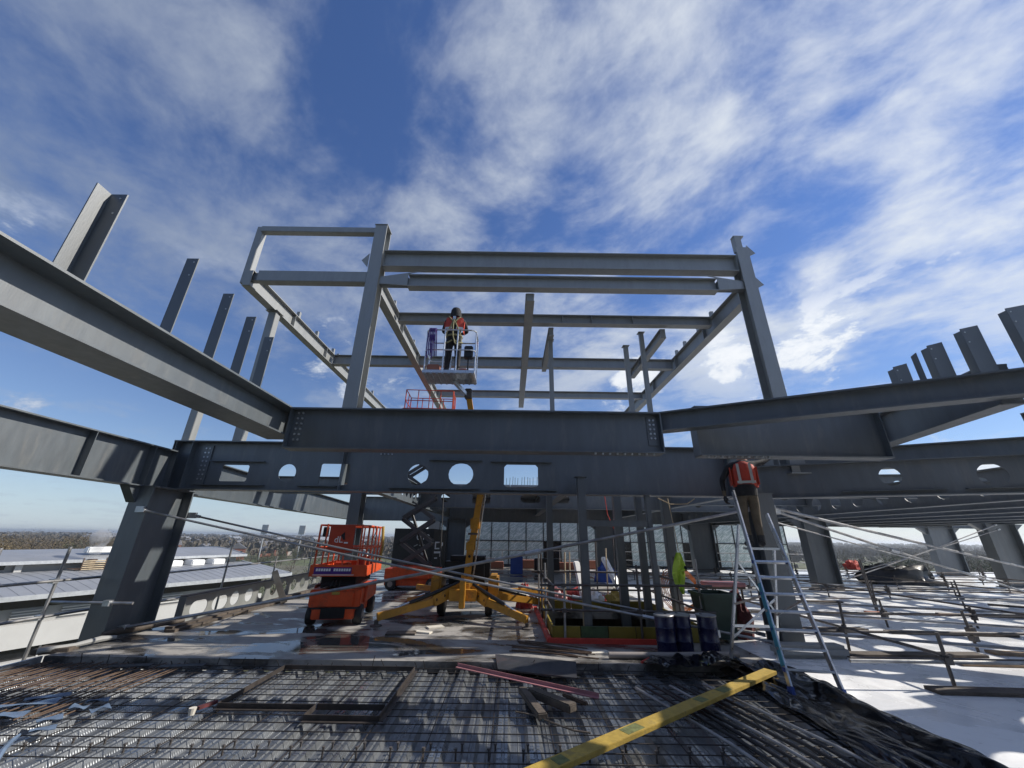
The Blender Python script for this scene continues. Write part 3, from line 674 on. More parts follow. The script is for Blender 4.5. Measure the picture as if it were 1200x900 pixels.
# upright plates standing on the left overhead beam (parts of that beam)
for i, (yy, h, ww) in enumerate(((3.05, 1.1, 0.17), (4.05, 1.1, 0.14), (4.75, 1.05, 0.14), (5.3, 1.0, 0.14), (5.82, 0.92, 0.14))):
    mb = MB(); x0 = -4.07-ww
    mb.b2(x0, x0+ww, yy-0.007, yy+0.007, T1, T1+h)
    if i == 0: mb.b2(x0-0.014, x0-0.001, yy-0.15, yy+0.007, T1, T1+h)
    else: mb.b2(x0-0.014, x0-0.001, yy-0.007, yy+0.1, T1, T1+h)
    up_ = obj('upright_plate', mb, D, bl)
    bm_ = MB()
    for zz in (0.06, 0.26): bm_.tube([(x0+ww*0.68, yy-0.012, T1+h-zz), (x0+ww*0.68, yy-0.006, T1+h-zz)], 0.010, 8)
    obj('bolt_hole', bm_, 'silver_tape', up_)
# channels standing on the slanting beam
for i, (xx, h, ww) in enumerate(((5.84, 0.28, 0.19), (6.08, 0.42, 0.06), (6.24, 0.54, 0.21), (6.60, 0.72, 0.24), (7.06, 0.92, 0.28))):
    z0 = 4.125; yy = 7.0-(xx+ww/2-2.8)*0.526
    mb = MB().prism([(xx, yy, z0), (xx+ww, yy-0.03, z0), (xx+ww, yy-0.03, z0+h+0.05), (xx, yy, z0+h)], (0, 0.014, 0))
    if ww > 0.1: mb.b2(xx, xx+0.012, yy+0.015, yy+0.11, z0, z0+h-0.03).b2(xx+ww-0.012, xx+ww, yy-0.015, yy+0.10, z0, z0+h+0.02)
    up_ = obj('upright_channel', mb, D, bs)
    bm_ = MB()
    for zz in (0.06, 0.22): bm_.tube([(xx+0.035, yy-0.012, z0+h-zz), (xx+0.035, yy-0.004, z0+h-zz)], 0.010, 8)
    obj('bolt_hole', bm_, 'silver_tape', up_)

# ------------------------------------------------------------------ UPPER FRAME
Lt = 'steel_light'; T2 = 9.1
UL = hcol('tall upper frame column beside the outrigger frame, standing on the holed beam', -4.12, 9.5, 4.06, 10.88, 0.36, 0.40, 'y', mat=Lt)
UR = hcol('tall column of the upper frame with a hooked top', 6.93, 9.5, 3.4, 10.2, 0.36, 0.40, 'y', mat=Lt, cap=False)
obj('post_top', MB().b2(6.86, 7.04, 9.40, 9.6, 10.2, 10.72), Lt, UR)
obj('hook_plate', MB().b2(6.84, 7.16, 9.42, 9.58, 10.721, 10.76), Lt, UR)
for zz in (9.9, 8.75): obj('gusset', MB().prism([(7.12, 9.35, zz), (7.34, 9.35, zz+0.12), (7.12, 9.35, zz+0.42)], (0, 0.02, 0)), Lt, UR)
obj('gusset', MB().prism([(-4.32, 9.28, 9.25), (-4.52, 9.28, 9.5), (-4.32, 9.28, 9.75)], (0, 0.02, 0)), Lt, UL)
ibeam('topmost front beam between the two tall frame columns', (-3.92, 9.5, 9.95), (6.72, 9.5, 9.95), 0.58, 0.3, mat=Lt)
u2 = ibeam('second front beam just below the topmost one', (-3.1, 9.5, T2), (6.0, 9.5, T2), 0.42, 0.26, mat=Lt, ends=(False, False))
for sx, k in ((-3.1, -1), (6.0, 1)):
    obj('tapered_end', MB().prism([(sx, 9.36, T2-0.42), (sx, 9.36, T2), (sx-k*0.6, 9.36, T2+0.14), (sx+k*0.82, 9.36, T2-0.12), (sx+k*0.82, 9.36, T2-0.36)], (0, 0.02, 0)), Lt, u2)
    obj('end_bracket', MB().b2(min(sx, sx+k*0.82), max(sx, sx+k*0.82), 9.39, 9.55, T2-0.38, T2-0.1), D, u2)
ofr = thing('outrigger_frame', 'rectangular grey steel frame hanging off the side of the upper frame', 'steel frame', (-7.9, 9.5, 8.7))
obj('top_rail', MB().bar((-7.86, 9.45, 10.72), (-4.31, 9.45, 10.72), 0.2, 0.2), Lt, ofr, bevel=0.01)
obj('middle_rail', MB().bar((-7.5, 9.45, 8.94), (-4.31, 9.45, 8.94), 0.25, 0.36), Lt, ofr, bevel=0.01)
obj('end_post', MB().box((-7.92, 9.5, 9.78), (0.2, 0.2, 2.12)), Lt, ofr, bevel=0.01)
obj('shoe', MB().b2(-7.86, -7.5, 9.36, 9.54, 8.80, 9.05), D, ofr)
def ybeam(lab, x, y0, y1, top, dep, w, stubs=()):
    b = ibeam(lab, (x, y0, top), (x, y1, top), dep, w, mat=Lt, stiff=(2.4, 4.9, 7.6))
    for s in stubs: obj('stub', MB().b2(x-0.05, x+0.06, s-0.05, s+0.05, top, top+0.28), Lt, b)
    return b
ybeam('sunlit roof beam under the outer side of the outrigger frame', -7.72, 9.3, 22.4, 9.08, 0.52, 0.26, (12, 13.4, 14.9, 15.4, 17.3, 18.6, 20))
ybeam('sunlit roof beam running back from the tall column beside the outrigger frame', -4.05, 9.72, 22.4, 9.08, 0.52, 0.26, (11.2, 12.4, 14.0))
ybeam('roof beam running back from the tall column with the hooked top', 6.95, 9.72, 22.4, 9.08, 0.56, 0.28, (11.6, 12.6, 13.8, 14.6, 16.4))
ybeam('narrow roof beam running back over the middle of the upper frame', 0.50, 9.66, 19.7, 8.66, 0.26, 0.26)
ybeam('short roof beam next to the long middle one', 1.32, 11.6, 14.7, 8.64, 0.3, 0.18)
ybeam('short roof beam near the roof beam of the hooked column', 5.15, 11.6, 15.2, 8.64, 0.34, 0.2)
ibeam('roof cross beam right behind the worker in the basket', (-3.9, 11.5, 9.03), (6.78, 11.5, 9.03), 0.34, 0.26, mat=Lt, stiff=(5.6, 6.6, 8.0))
ibeam('roof cross beam, second behind the worker', (-7.58, 14.9, 9.03), (6.78, 14.9, 9.03), 0.44, 0.26, mat=Lt, ends=(True, True))
ibeam('roof cross beam, farthest behind the worker', (-3.9, 18.9, 9.03), (6.78, 18.9, 9.03), 0.34, 0.26, mat=Lt)
def post(lab, x, y, z0, z1, w=0.14, mat=Lt, head=True):
    t = thing('steel_post', lab, 'steel post', (x, y, z0))
    obj('shaft', MB().box((x, y, (z0+z1)/2), (w, w, z1-z0)), mat, t, bevel=0.008)
    if head: obj('head_plate', MB().b2(x-w*0.8, x+w*0.8, y-w*0.8, y+w*0.8, z1, z1+0.016), mat, t)
    obj('foot_plate', MB().b2(x-w*0.9, x+w*0.9, y-w*0.9, y+w*0.9, z0, z0+0.016), mat, t)
    return t
post('slim upper post below the short middle roof beam', 1.33, 12.0, 3.9, 8.35)
post('slim upper post, shorter of two near the roof beam of the hooked column', 3.95, 12.0, 3.9, 8.15)
post('slim upper post, taller of two near the roof beam of the hooked column', 4.56, 12.05, 3.9, 8.72)
post('sunlit post under the outrigger roof beam', -7.7, 10.75, 3.75, 8.54, 0.24)
post('short post on the top of the big edge column', -8.25, 9.7, 4.02, 5.5, 0.2)
post('dark post inside the slab opening, beside the red netting', 1.15, 11.9, -4.18, 3.22, 0.17, D)
post('dark post at the front edge of the slab opening', 1.62, 9.12, -4.18, 3.22, 0.17, D)
post('dark post nearest the void in the row behind the drums', 3.2, 12.1, -4.18, 3.22, 0.22, D)
post('dark post middle of the row behind the drums', 3.62, 11.4, -4.18, 3.22, 0.17, D)
post('dark post nearest the bin in the row behind the drums', 4.2, 10.9, 0, 3.22, 0.22, D)
mbx = thing('steel_rail', 'dark rail joining the posts of the slab opening high up', 'steel rail', (2.4, 11.0, 2.5))
obj('rail', MB().bar((1.71, 9.13, 2.22), (3.06, 9.13, 2.22), 0.1, 0.13), D, mbx)
post('slim dark post at the front edge of the slab opening, beside the drums', 3.12, 9.13, -4.18, 2.84, 0.11, D)

# ------------------------------------------------------------------ bracing rods with turnbuckles
def rod(lab, p, q, r=0.022, tb=0.6, mat='tube_steel'):
    p, q = Vector(p), Vector(q); t = thing('bracing_rod', lab, 'bracing rod', tuple(q if q.z < p.z else p))
    pts = [p.lerp(q, i/8)-Vector((0, 0, 0.0))-Vector((0, 0, 1))*0.05*4*(i/8)*(1-i/8) for i in range(9)]
    obj('rod', MB().tube(pts, r, 8), mat, t, smooth=True)
    if tb:
        a = p.lerp(q, tb); b = p.lerp(q, tb+0.025); s = Vector((0, 0, 0.05*4*tb*(1-tb)))
        obj('turnbuckle', MB().tube([a-s, b-s], r*1.7, 8), 'galvanised', t, smooth=True)
    d = (q-p).normalized()
    for e, sg in ((p, 1), (q, -1)): obj('end_fork', MB().bar(e, e+d*sg*0.16, r*3.4, r*3.0), 'galvanised', t)
    return t
rod('brace rod from the big edge column down to the foot of the ladder', (-7.9, 8.62, 2.36), (5.2, 8.55, 0.10), tb=0.80)
rod('brace rod from the big edge column down beside the drums', (-7.70, 9.92, 2.30), (5.25, 9.2, 0.12), tb=0.70)
rod('brace rod rising to the column behind the ladder', (-7.75, 8.95, 0.12), (5.28, 8.88, 2.55), 0.03, tb=0.62)
rod('lower brace rod from the ladder column out over the white floor', (5.75, 8.8, 2.52), (18.6, 14.6, 0.1), 0.03, tb=0.3)
rod('upper brace rod from the ladder column out over the white floor', (5.78, 9.0, 2.62), (24.0, 17.0, 0.4), 0.034, tb=0.72)
rod('thin brace rod crossing the white floor', (6.2, 10.4, 2.5), (23.7, 20.2, 0.2), 0.02, tb=0)
rod('thin far brace rod rising to the outer column, upper of two', (14.2, 18.5, 0.3), (24.0, 20.1, 2.8), 0.022, tb=0)
rod('thin far brace rod rising to the outer column, lower of two', (14.6, 20.0, 0.2), (24.2, 20.2, 2.6), 0.022, tb=0)

from mathutils import noise as mnoise
def lump(name, lab, cat, c, rx, ry, h, mat, seed=0, rough=0.45):
    vs, fs = [], []; nu, nv = 22, 9
    for j in range(nv):
        ph = j/(nv-1)*math.pi/2
        for i in range(nu):
            a = i/nu*2*math.pi; d = Vector((math.cos(a)*math.cos(ph), math.sin(a)*math.cos(ph), math.sin(ph)))
            k = 1+rough*mnoise.noise(d*2.1+Vector((seed, 0, 0)))+0.5*rough*mnoise.noise(d*5.3+Vector((0, seed, 0)))
            vs.append((c[0]+d.x*rx*k, c[1]+d.y*ry*k, c[2]+max(0, d.z*h*k)))
    for j in range(nv-1):
        for i in range(nu): fs.append((j*nu+i, j*nu+(i+1) % nu, (j+1)*nu+(i+1) % nu, (j+1)*nu+i))
    return tag(obj(name, MB().add(vs, fs), mat, smooth=True), lab, cat)

# ------------------------------------------------------------------ glazed wall behind
gw = thing('glazed_wall', 'long wall of greenish filmed glass panes behind the back girder', 'glass wall', (8, 30.6, 0))
GX0, GX1 = -5.2, 21.0; PW = 1.28; GY = 30.6
npan = int((GX1-GX0)/PW)
rows = ((0.12, 1.66), (1.72, 3.5), (3.56, 5.0))
shared = {}
for r_, (z0, z1) in enumerate(rows):
    for c in range(npan):
        x0 = GX0+c*PW+0.03; x1 = x0+PW-0.06
        door = (r_ == 0 and c in (6, 10, 14, 15))
        key = (r_, door)
        if r_ == 2: continue
        mb = MB().b2(x0, x1, GY-0.012, GY+0.012, z0, z1)
        if key not in shared:
            o = obj('pane', mb, 'window_dark' if door else 'film_glass', gw); shared[key] = o; shared[(key, 'x')] = o.location.x-(x0+x1)/2
        else:
            s = shared[key]; o = piece(s, 'pane', gw, (shared[(key, 'x')]+(x0+x1)/2, s.location.y+random.uniform(-.004, .004), s.location.z), (random.uniform(-.004, .004), 0, random.uniform(-.006, .006)))
for c in range(npan+1):
    x = GX0+c*PW; obj('mullion', MB().b2(x-0.028, x+0.028, GY-0.06, GY+0.05, 0.0, 3.56), 'mullion', gw)
for z in (0.06, 1.69, 3.53): obj('transom', MB().b2(GX0, GX0+npan*PW, GY-0.05, GY+0.04, z-0.028, z+0.028), 'mullion', gw)
obj('back_wall', MB().b2(GX0-0.2, GX0+npan*PW+0.2, GY+0.25, GY+0.4, 0.0, 4.6), 'mullion', gw)
obj('fascia', MB().b2(GX0-0.2, GX0+npan*PW+0.2, GY-0.1, GY+0.24, 3.565, 4.6), 'steel_dark', gw)
obj('end_pier', MB().b2(GX0-0.85, GX0-0.03, GY-0.15, GY+0.3, 0, 4.6), 'wall_grey', gw)
# railing in front of it
rl = thing('guard_rail', 'thin grey tube guard rail along the foot of the glazed wall', 'guard rail', (8, 29.4, 0))
for k in range(14): obj('post', MB().tube([(-4.5+2.0*k, 29.4, 0), (-4.5+2.0*k+random.uniform(-.03, .03), 29.4, 1.15)], 0.024, 6), 'tube_steel', rl)
for z in (0.55, 1.08): obj('rail', MB().tube([(-4.8, 29.36, z), (22, 29.36, z)], 0.024, 6), 'tube_steel', rl)

# black hoarding box with lettering
hb_ = thing('hoarding', 'black site hoarding box with pale lettering and shield, behind the raised lift', 'hoarding', (-5.6, 24.4, 0), 0)
obj('board', MB().b2(-6.75, -4.45, 24.2, 24.25, 0.02, 2.32), 'black_gloss', hb_)
obj('side_board', MB().prism([(-4.448, 24.2, 0.02), (-3.80, 24.7, 0.02), (-3.80, 24.7, 2.25), (-4.448, 24.2, 2.32)], (0.02, 0.03, 0)), 'black_gloss', hb_)
mb = MB(); text_mb('UTP', 0.42, mb, (-5.45, 24.19, 1.72), (1, 0, 0), (0, 0, 1)); 
obj('lettering', mb, 'white_print', hb_)
mb = MB()
for k, (a, b) in enumerate(((0, .22), (.3, .42), (.5, .62), (.72, .8))):
    mb.bar((-5.55+a, 24.19, 1.36+0.05*(k % 2)), (-5.55+b, 24.19, 1.46-0.05*(k % 2)), 0.006, 0.045)
sh = [(-5.3, 1.2), (-4.85, 1.2), (-4.85, 0.85), (-5.075, 0.62), (-5.3, 0.85)]
for i in range(5):
    a, b = sh[i], sh[(i+1) % 5]; mb.bar((a[0], 24.19, a[1]), (b[0], 24.19, b[1]), 0.006, 0.05)
mb.bar((-5.2, 24.19, 0.98), (-4.95, 24.19, 0.98), 0.006, 0.16)
obj('emblem', mb, 'wall_grey', hb_)
e = Vector((0.65, 0.5, 0)).normalized()
for u0, u1, z0, z1 in ((0.1, 0.4, 1.55, 1.62), (0.1, 0.17, 1.29, 1.55), (0.1, 0.4, 1.22, 1.29), (0.5, 0.62, 1.4, 1.58), (0.08, 0.5, 1.0, 1.1), (0.45, 0.55, 0.82, 0.99), (0.12, 0.3, 0.72, 0.78)):
    obj('letter', MB().bar(Vector((-4.425, 24.185, (z0+z1)/2))+e*u0, Vector((-4.425, 24.185, (z0+z1)/2))+e*u1, 0.006, z1-z0), 'white_print', hb_)

# ------------------------------------------------------------------ scissor lifts
def scissor_lift(label, loc, rz, h, logo):
    t = thing('scissor_lift', label, 'scissor lift', loc, rz, 'orange scissor lifts')
    W_, L_ = 1.12, 2.05     # local: x across, y = length away from the viewer, z up
    def lo(name, mb, mat, parent=t, **k): return obj(name, mb, mat, parent, local=True, **k)
    # chassis: tapered tub
    mb = MB()
    poly = [(-W_/2+0.10, -0, 0.14), (W_/2-0.10, 0, 0.14), (W_/2-0.10, 0, 0.34), (W_/2, 0, 0.40), (W_/2, 0, 0.74), (-W_/2, 0, 0.74), (-W_/2, 0, 0.40), (-W_/2+0.10, 0, 0.34)]
    mb.prism(poly, (0, L_, 0)); lo('chassis', mb, 'orange', bevel=0.02)
    lo('end_panel', MB().prism([(-0.42, -0.05, 0.40), (0.42, -0.05, 0.40), (0.42, -0.05, 0.70), (-0.42, -0.05, 0.70)], (0, 0.049, 0)), 'orange', bevel=0.015)
    lo('entry_recess', MB().b2(-0.26, 0.26, -0.03, -0.002, 0.16, 0.38), 'black_gloss')
    lo('warning_plate', MB().b2(-0.07, 0.10, -0.058, -0.051, 0.64, 0.70), 'timber_yellow')
    for sx in (-1, 1):
        lo('side_panel', MB().prism([(sx*W_/2, 0.35, 0.42), (sx*W_/2, L_-0.2, 0.42), (sx*W_/2, L_-0.3, 0.80), (sx*W_/2, 0.45, 0.80)], (sx*0.05, 0, 0)), 'orange', bevel=0.015)
        for sy in (0.26, L_-0.26):
            w = lo('wheel', MB().lathe((0, 0, 0), [(0.10, -0.09), (0.19, -0.085), (0.205, -0.05), (0.205, 0.05), (0.19, 0.085), (0.10, 0.09)], 20), 'black_rubber', smooth=True)
            w.rotation_euler = (0, R(90), 0); w.location = (sx*(W_/2-0.05), sy, 0.207)
            hub = obj('hub', MB().lathe((0, 0, 0), [(0.10, -0.095), (0.10, 0.095)], 12), 'pipe_grey', w, local=True)
    # scissor stack: pairs of crossing arms
    z0, z1 = 0.80, h; nst = 5 if h < 3 else 7; dz = (z1-z0)/nst
    full = 1.85 if h < 3 else 1.5
    run = math.sqrt(max(full*full-dz*dz, 0.2)); ym = L_/2
    for k in range(nst):
        za, zb = z0+k*dz, z0+(k+1)*dz
        for sx in (-1, 1):
            off = 0.30
            lo('scissor_arm', MB().bar((sx*off, ym-run/2, za+0.03), (sx*off, ym+run/2, zb-0.03), 0.05, 0.1 if dz < 0.2 else 0.14, (0, 0, 1)), 'black_gloss' if dz < 0.2 else 'arm_grey')
            lo('scissor_arm', MB().bar((sx*(off+0.06), ym+run/2, za+0.03), (sx*(off+0.06), ym-run/2, zb-0.03), 0.05, 0.1 if dz < 0.2 else 0.14, (0, 0, 1)), 'black_gloss' if dz < 0.2 else 'arm_grey')
        lo('cross_tube', MB().tube([(-0.38, ym-run/2, zb-0.02), (0.38, ym-run/2, zb-0.02)], 0.03, 8), 'black_gloss')
        lo('cross_tube', MB().tube([(-0.38, ym+run/2, zb-0.02), (0.38, ym+run/2, zb-0.02)], 0.03, 8), 'black_gloss')
        lo('cross_tube', MB().tube([(-0.38, ym, (za+zb)/2), (0.38, ym, (za+zb)/2)], 0.03, 8), 'black_gloss')
    if dz > 0.4: lo('lift_cylinder', MB().tube([(0, ym-run/2+0.1, z0+0.1), (0, ym+0.3, z0+dz*2.2)], 0.06, 10), 'black_gloss', smooth=True)
    # platform
    pf = lo('platform', MB().b2(-W_/2-0.04, W_/2+0.04, -0.1, L_+0.05, h+0.02, h+0.10), 'orange_dark')
    obj('toe_board', MB().b2(-W_/2-0.05, W_/2+0.05, -0.13, -0.102, h+0.02, h+0.26), 'orange' if logo else 'orange_dark', pf, local=True)
    for sx in (-1, 1): obj('toe_board', MB().b2(sx*(W_/2+0.055)-0.014, sx*(W_/2+0.055)+0.014, -0.1, L_+0.05, h+0.02, h+0.24), 'orange' if logo else 'orange_dark', pf, local=True)
    obj('toe_board', MB().b2(-W_/2-0.05, W_/2+0.05, L_+0.052, L_+0.08, h+0.02, h+0.24), 'orange' if logo else 'orange_dark', pf, local=True)
    if logo:
        st_ = obj('sticker', MB().b2(-W_/2+0.04, W_/2-0.26, -0.137, -0.1305, h+0.07, h+0.21), 'purple', pf, local=True)
        mb = MB()
        for k in range(14):
            a = -W_/2+0.08+k*0.055
            if k in (6,): continue
            mb.b2(a, a+0.042, -0.1405, -0.1375, h+0.13, h+0.185)
        obj('sticker_print', mb, 'white_print', pf, local=True)
        obj('sticker_stripe', MB().b2(-W_/2+0.02, W_/2-0.2, -0.137, -0.1305, h+0.045, h+0.058), 'white_print', pf, local=True)
    # guard rails
    gr_ = lo('guard_rail', MB().tube([(-W_/2, -0.06, h+1.12), (W_/2, -0.06, h+1.12)], 0.02, 8), 'orange' if logo else 'orange_dark', smooth=True)
    def rail(p, q, r=0.02): obj('rail_tube', MB().tube([p, q], r, 8), 'orange' if logo else 'orange_dark', gr_, local=True, smooth=True)
    zt, zm = h+1.12, h+0.62
    for y_ in (-0.06, L_):
        for sx in (-1, 1): rail((sx*W_/2, y_, h+0.1), (sx*W_/2, y_, zt), 0.024)
        if y_ > 0: rail((-W_/2, y_, zt), (W_/2, y_, zt))
        rail((-W_/2, y_, zm), (W_/2, y_, zm))
        rail((0.05, y_, h+0.1), (0.05, y_, zt))
    for sx in (-1, 1):
        for z_ in (zt, zm): rail((sx*W_/2, -0.06, z_), (sx*W_/2, L_, z_))
        for y_ in (0.5, 1.0, 1.5): rail((sx*W_/2, y_, h+0.1), (sx*W_/2, y_, zt))
    for sx in (-1, 1): rail((sx*(W_/2-0.16), -0.075, h+0.1), (sx*(W_/2-0.16), -0.075, zt+0.03))
    for k in range(3): lo('hose', MB().tube([(-0.12+0.1*k, 0.05, 0.74), (-0.14+0.1*k, -0.03, 0.80), (-0.1+0.08*k, 0.02, 0.92), (-0.05+0.05*k, 0.2, h+0.0)], 0.013, 6), 'black_rubber')
    lo('scuff_strip', MB().b2(-W_/2+0.02, W_/2-0.02, -0.004, -0.0005, 0.345, 0.385), 'black_rubber')
    if logo:
        bd = lo('sign_board', MB().b2(-0.33, 0.24, -0.115, -0.095, h+0.52, h+1.13), 'orange_dark', bevel=0.008)
        mb = MB(); text_mb('dL', 0.20, mb, (-0.20, -0.121, h+0.74), (1, 0, 0), (0, 0, 1)); mb.bar((0.03, -0.121, h+0.735), (0.12, -0.121, h+0.735), 0.004, 0.03)
        obj('logo', mb, 'white_print', bd, local=True)
        mb = MB().prism([(-0.06, -0.120, h+0.9), (0.02, -0.120, h+0.98), (0.03, -0.120, h+0.88), (0.05, -0.120, h+0.80), (0.0, -0.120, h+0.80)], (0, 0.003, 0))
        obj('logo_figure', mb, 'cloth_black', bd, local=True)
        lo('control_box', MB().b2(-0.50, -0.40, -0.05, 0.10, h+0.86, h+1.08), 'black_gloss', bevel=0.01)
        lo('rope_coil', MB().tube([(W_/2+0.04, L_-0.3, h+1.15), (W_/2+0.09, L_-0.32, h+0.7), (W_/2+0.06, L_-0.28, h+0.3), (W_/2+0.10, L_-0.36, h+0.6), (W_/2+0.04, L_-0.36, h+1.14)], 0.035, 8), 'timber_yellow', smooth=True)
        lo('cable', MB().tube([(W_/2, 0.75, h+1.12), (W_/2+0.02, 0.78, h+1.0), (W_/2-0.03, 0.8, h+0.86), (W_/2+0.02, 0.86, h+0.82), (W_/2+0.03, 0.88, h+0.92)], 0.012, 6), 'black_rubber')
        lo('bag', MB().box((0.28, 1.5, h+0.24), (0.3, 0.3, 0.28)), 'vest_orange', bevel=0.06)
        lo('tool_case', MB().box((-0.25, 1.35, h+0.17), (0.4, 0.25, 0.14)), 'orange', bevel=0.02)
    return t
pmat('arm_grey', (0.085, 0.085, 0.09), 0.42, 0.3, 0.1, 3)
scissor_lift('orange scissor lift folded low, with a logo board on its rails', (-3.97, 9.98, 0), R(8.5), 1.0, True)
scissor_lift('orange scissor lift raised high on open scissor arms', (-2.75, 17.0, 0), R(93), 6.95, False)

# ------------------------------------------------------------------ yellow trailer boom lift
def boom_lift():
    bx, by = -1.15, 11.25
    t = thing('boom_lift', 'yellow trailer boom lift on spread outrigger legs with a steel basket', 'boom lift', (bx, by, 0))
    c = Vector((bx, by, 0.62))
    for k, (fx, fy) in enumerate(((-3.0, 10.12), (0.42, 10.05), (-2.9, 12.6), (1.3, 12.5))):
        foot = Vector((fx, fy, 0.10)); hip = c+Vector((0.14 if fx > bx else -0.14, -0.12 if fy < by else 0.12, 0.06)); knee = hip.lerp(foot, 0.34)+Vector((0, 0, -0.02))
        knee.z = 0.42
        leg = obj('outrigger', MB().bar(hip, knee, 0.13, 0.24).bar(knee, foot+Vector((0, 0, 0.08)), 0.11, 0.16), 'yellow', t, bevel=0.012)
        obj('jack_ram', MB().tube([hip+Vector((0, 0, 0.12)), knee.lerp(foot, 0.45)+Vector((0, 0, 0.14))], 0.045, 10), 'black_gloss', leg, smooth=True)
        obj('ram_rod', MB().tube([knee.lerp(foot, 0.40)+Vector((0, 0, 0.16)), knee.lerp(foot, 0.75)+Vector((0, 0, 0.12))], 0.022, 8), 'aluminium', leg, smooth=True)
        obj('foot_pad', MB().lathe((foot.x, foot.y, 0), [(0.13, 0.0), (0.13, 0.025), (0.05, 0.04), (0.05, 0.12)], 16), 'tube_dark', leg)
        if k < 2:
            mb = MB(); d_ = (knee-hip).normalized()
            for f in (0.25, 0.55, 0.85):
                q = hip.lerp(knee, f)+Vector((0, -0.067, 0)); mb.tube([q, q+Vector((0, -0.01, 0))], 0.032, 12)
            obj('lightening_hole', mb, 'black_gloss', leg)
    obj('chassis', MB().b2(bx-0.35, bx+0.35, by-0.45, by+0.9, 0.42, 0.68), 'yellow', t, bevel=0.02)
    obj('nose_post', MB().b2(bx-0.07, bx+0.07, by-0.62, by-0.46, 0.28, 0.92), 'yellow', t, bevel=0.02)
    obj('tow_bar', MB().bar((bx+0.2, by+0.7, 0.5), (bx+2.3, by+1.6, 0.46), 0.12, 0.14).bar((bx-0.2, by+0.7, 0.5), (bx-1.6, by+1.7, 0.5), 0.12, 0.14), 'yellow', t, bevel=0.01)
    for sx in (-1, 1):
        w = obj('wheel', MB().lathe((0, 0, 0), [(0.16, -0.1), (0.30, -0.09), (0.325, -0.05), (0.325, 0.05), (0.30, 0.09), (0.16, 0.1)], 24), 'black_rubber', t, local=True, smooth=True)
        w.rotation_euler = (0, R(90), 0); w.location = (sx*0.62, 0.35, 0.328)
        obj('rim', MB().lathe((0, 0, 0), [(0.16, -0.105), (0.16, 0.105)], 16), 'pipe_grey', w, local=True)
        obj('mudguard', MB().bar((bx+sx*0.74, by-0.15, 0.72), (bx+sx*0.74, by+0.8, 0.72), 0.26, 0.5), 'yellow', t, bevel=0.05)
    obj('engine_cover', MB().b2(bx-0.6, bx+0.62, by+0.1, by+0.95, 0.72, 1.42), 'black_gloss', t, bevel=0.14, smooth=True)
    obj('turret', MB().lathe((bx+0.05, by-0.05, 0.68), [(0.24, 0), (0.24, 0.12), (0.16, 0.14), (0.16, 0.3)], 20), 'yellow', t)
    # mast and telescopic boom rising over the near beam to the basket
    def at_y(px, py, y): return at(px, py, y=y)
    a = at_y(546, 690, 11.15); b = at_y(552, 640, 10.9); c2 = at_y(565, 568, 10.35); e = at_y(549, 462, 8.75)
    b1 = obj('lower_boom', MB().bar(a, b+Vector((0.0, 0, 0.10)), 0.17, 0.2, (0, 1, 0)), 'yellow', t, bevel=0.012)
    mb = MB()
    for f in (0.1, 0.32, 0.54, 0.76):
        q = a.lerp(b, f)+Vector((0, -0.108, 0)); mb.tube([q, q+Vector((0, -0.014, 0))], 0.034, 12)
    obj('lightening_hole', mb, 'black_gloss', b1)
    b2_ = obj('middle_boom', MB().bar(b+Vector((0, 0.02, -0.15)), c2, 0.16, 0.19, (0, 1, 0)), 'yellow', t, bevel=0.012)
    obj('knuckle', MB().box(b+Vector((0, -0.02, 0.0)), (0.24, 0.26, 0.24)), 'yellow', t, bevel=0.03)
    obj('knuckle', MB().box(b.lerp(c2, 0.36), (0.23, 0.25, 0.3)), 'yellow', t, bevel=0.03)
    obj('clamp_band', MB().box(b.lerp(c2, 0.2), (0.25, 0.27, 0.05)), 'tube_dark', t)
    obj('upper_boom', MB().bar(c2-(e-c2).normalized()*0.2, e, 0.13, 0.16, (0, 1, 0)), 'yellow', t, bevel=0.01)
    obj('leveling_rod', MB().tube([a+Vector((0.16, 0, 0.2)), c2+Vector((0.12, 0, 0))], 0.022, 8), 'aluminium', t, smooth=True)
    obj('knuckle', MB().box(e, (0.17, 0.2, 0.24)), 'tube_dark', t, bevel=0.02)
    # basket
    X0, X1, Y0, Y1, Z0 = -2.02, -0.86, 7.95, 8.62, 5.32
    bk = obj('basket', MB().b2(X0, X1, Y0, Y1, Z0, Z0+0.03), 'aluminium', t)
    for i in range(9): obj('floor_rib', MB().b2(X0+0.03+i*0.135, X0+0.07+i*0.135, Y0+0.01, Y1-0.01, Z0-0.022, Z0-0.001), 'galvanised', bk)
    obj('toe_board', MB().b2(X0, X1, Y0-0.012, Y0-0.001, Z0, Z0+0.07), 'aluminium', bk); obj('toe_board', MB().b2(X0, X1, Y1+0.001, Y1+0.012, Z0, Z0+0.07), 'aluminium', bk)
    obj('toe_board', MB().b2(X0-0.012, X0-0.001, Y0, Y1, Z0, Z0+0.07), 'aluminium', bk); obj('toe_board', MB().b2(X1+0.001, X1+0.012, Y0, Y1, Z0, Z0+0.07), 'aluminium', bk)
    def loop(z, r):
        rr = 0.12; pts = []
        for cx, cy, a0 in ((X1-rr, Y0+rr, -90), (X1-rr, Y1-rr, 0), (X0+rr, Y1-rr, 90), (X0+rr, Y0+rr, 180)):
            for i in range(4): an = R(a0+30*i); pts.append((cx+rr*math.cos(an), cy+rr*math.sin(an), z))
        pts.append(pts[0]); return MB().tube(pts, r, 8, cap=False)
    obj('top_rail', loop(Z0+1.1, 0.018), 'aluminium', bk, smooth=True); obj('middle_rail', loop(Z0+0.58, 0.015), 'aluminium', bk, smooth=True)
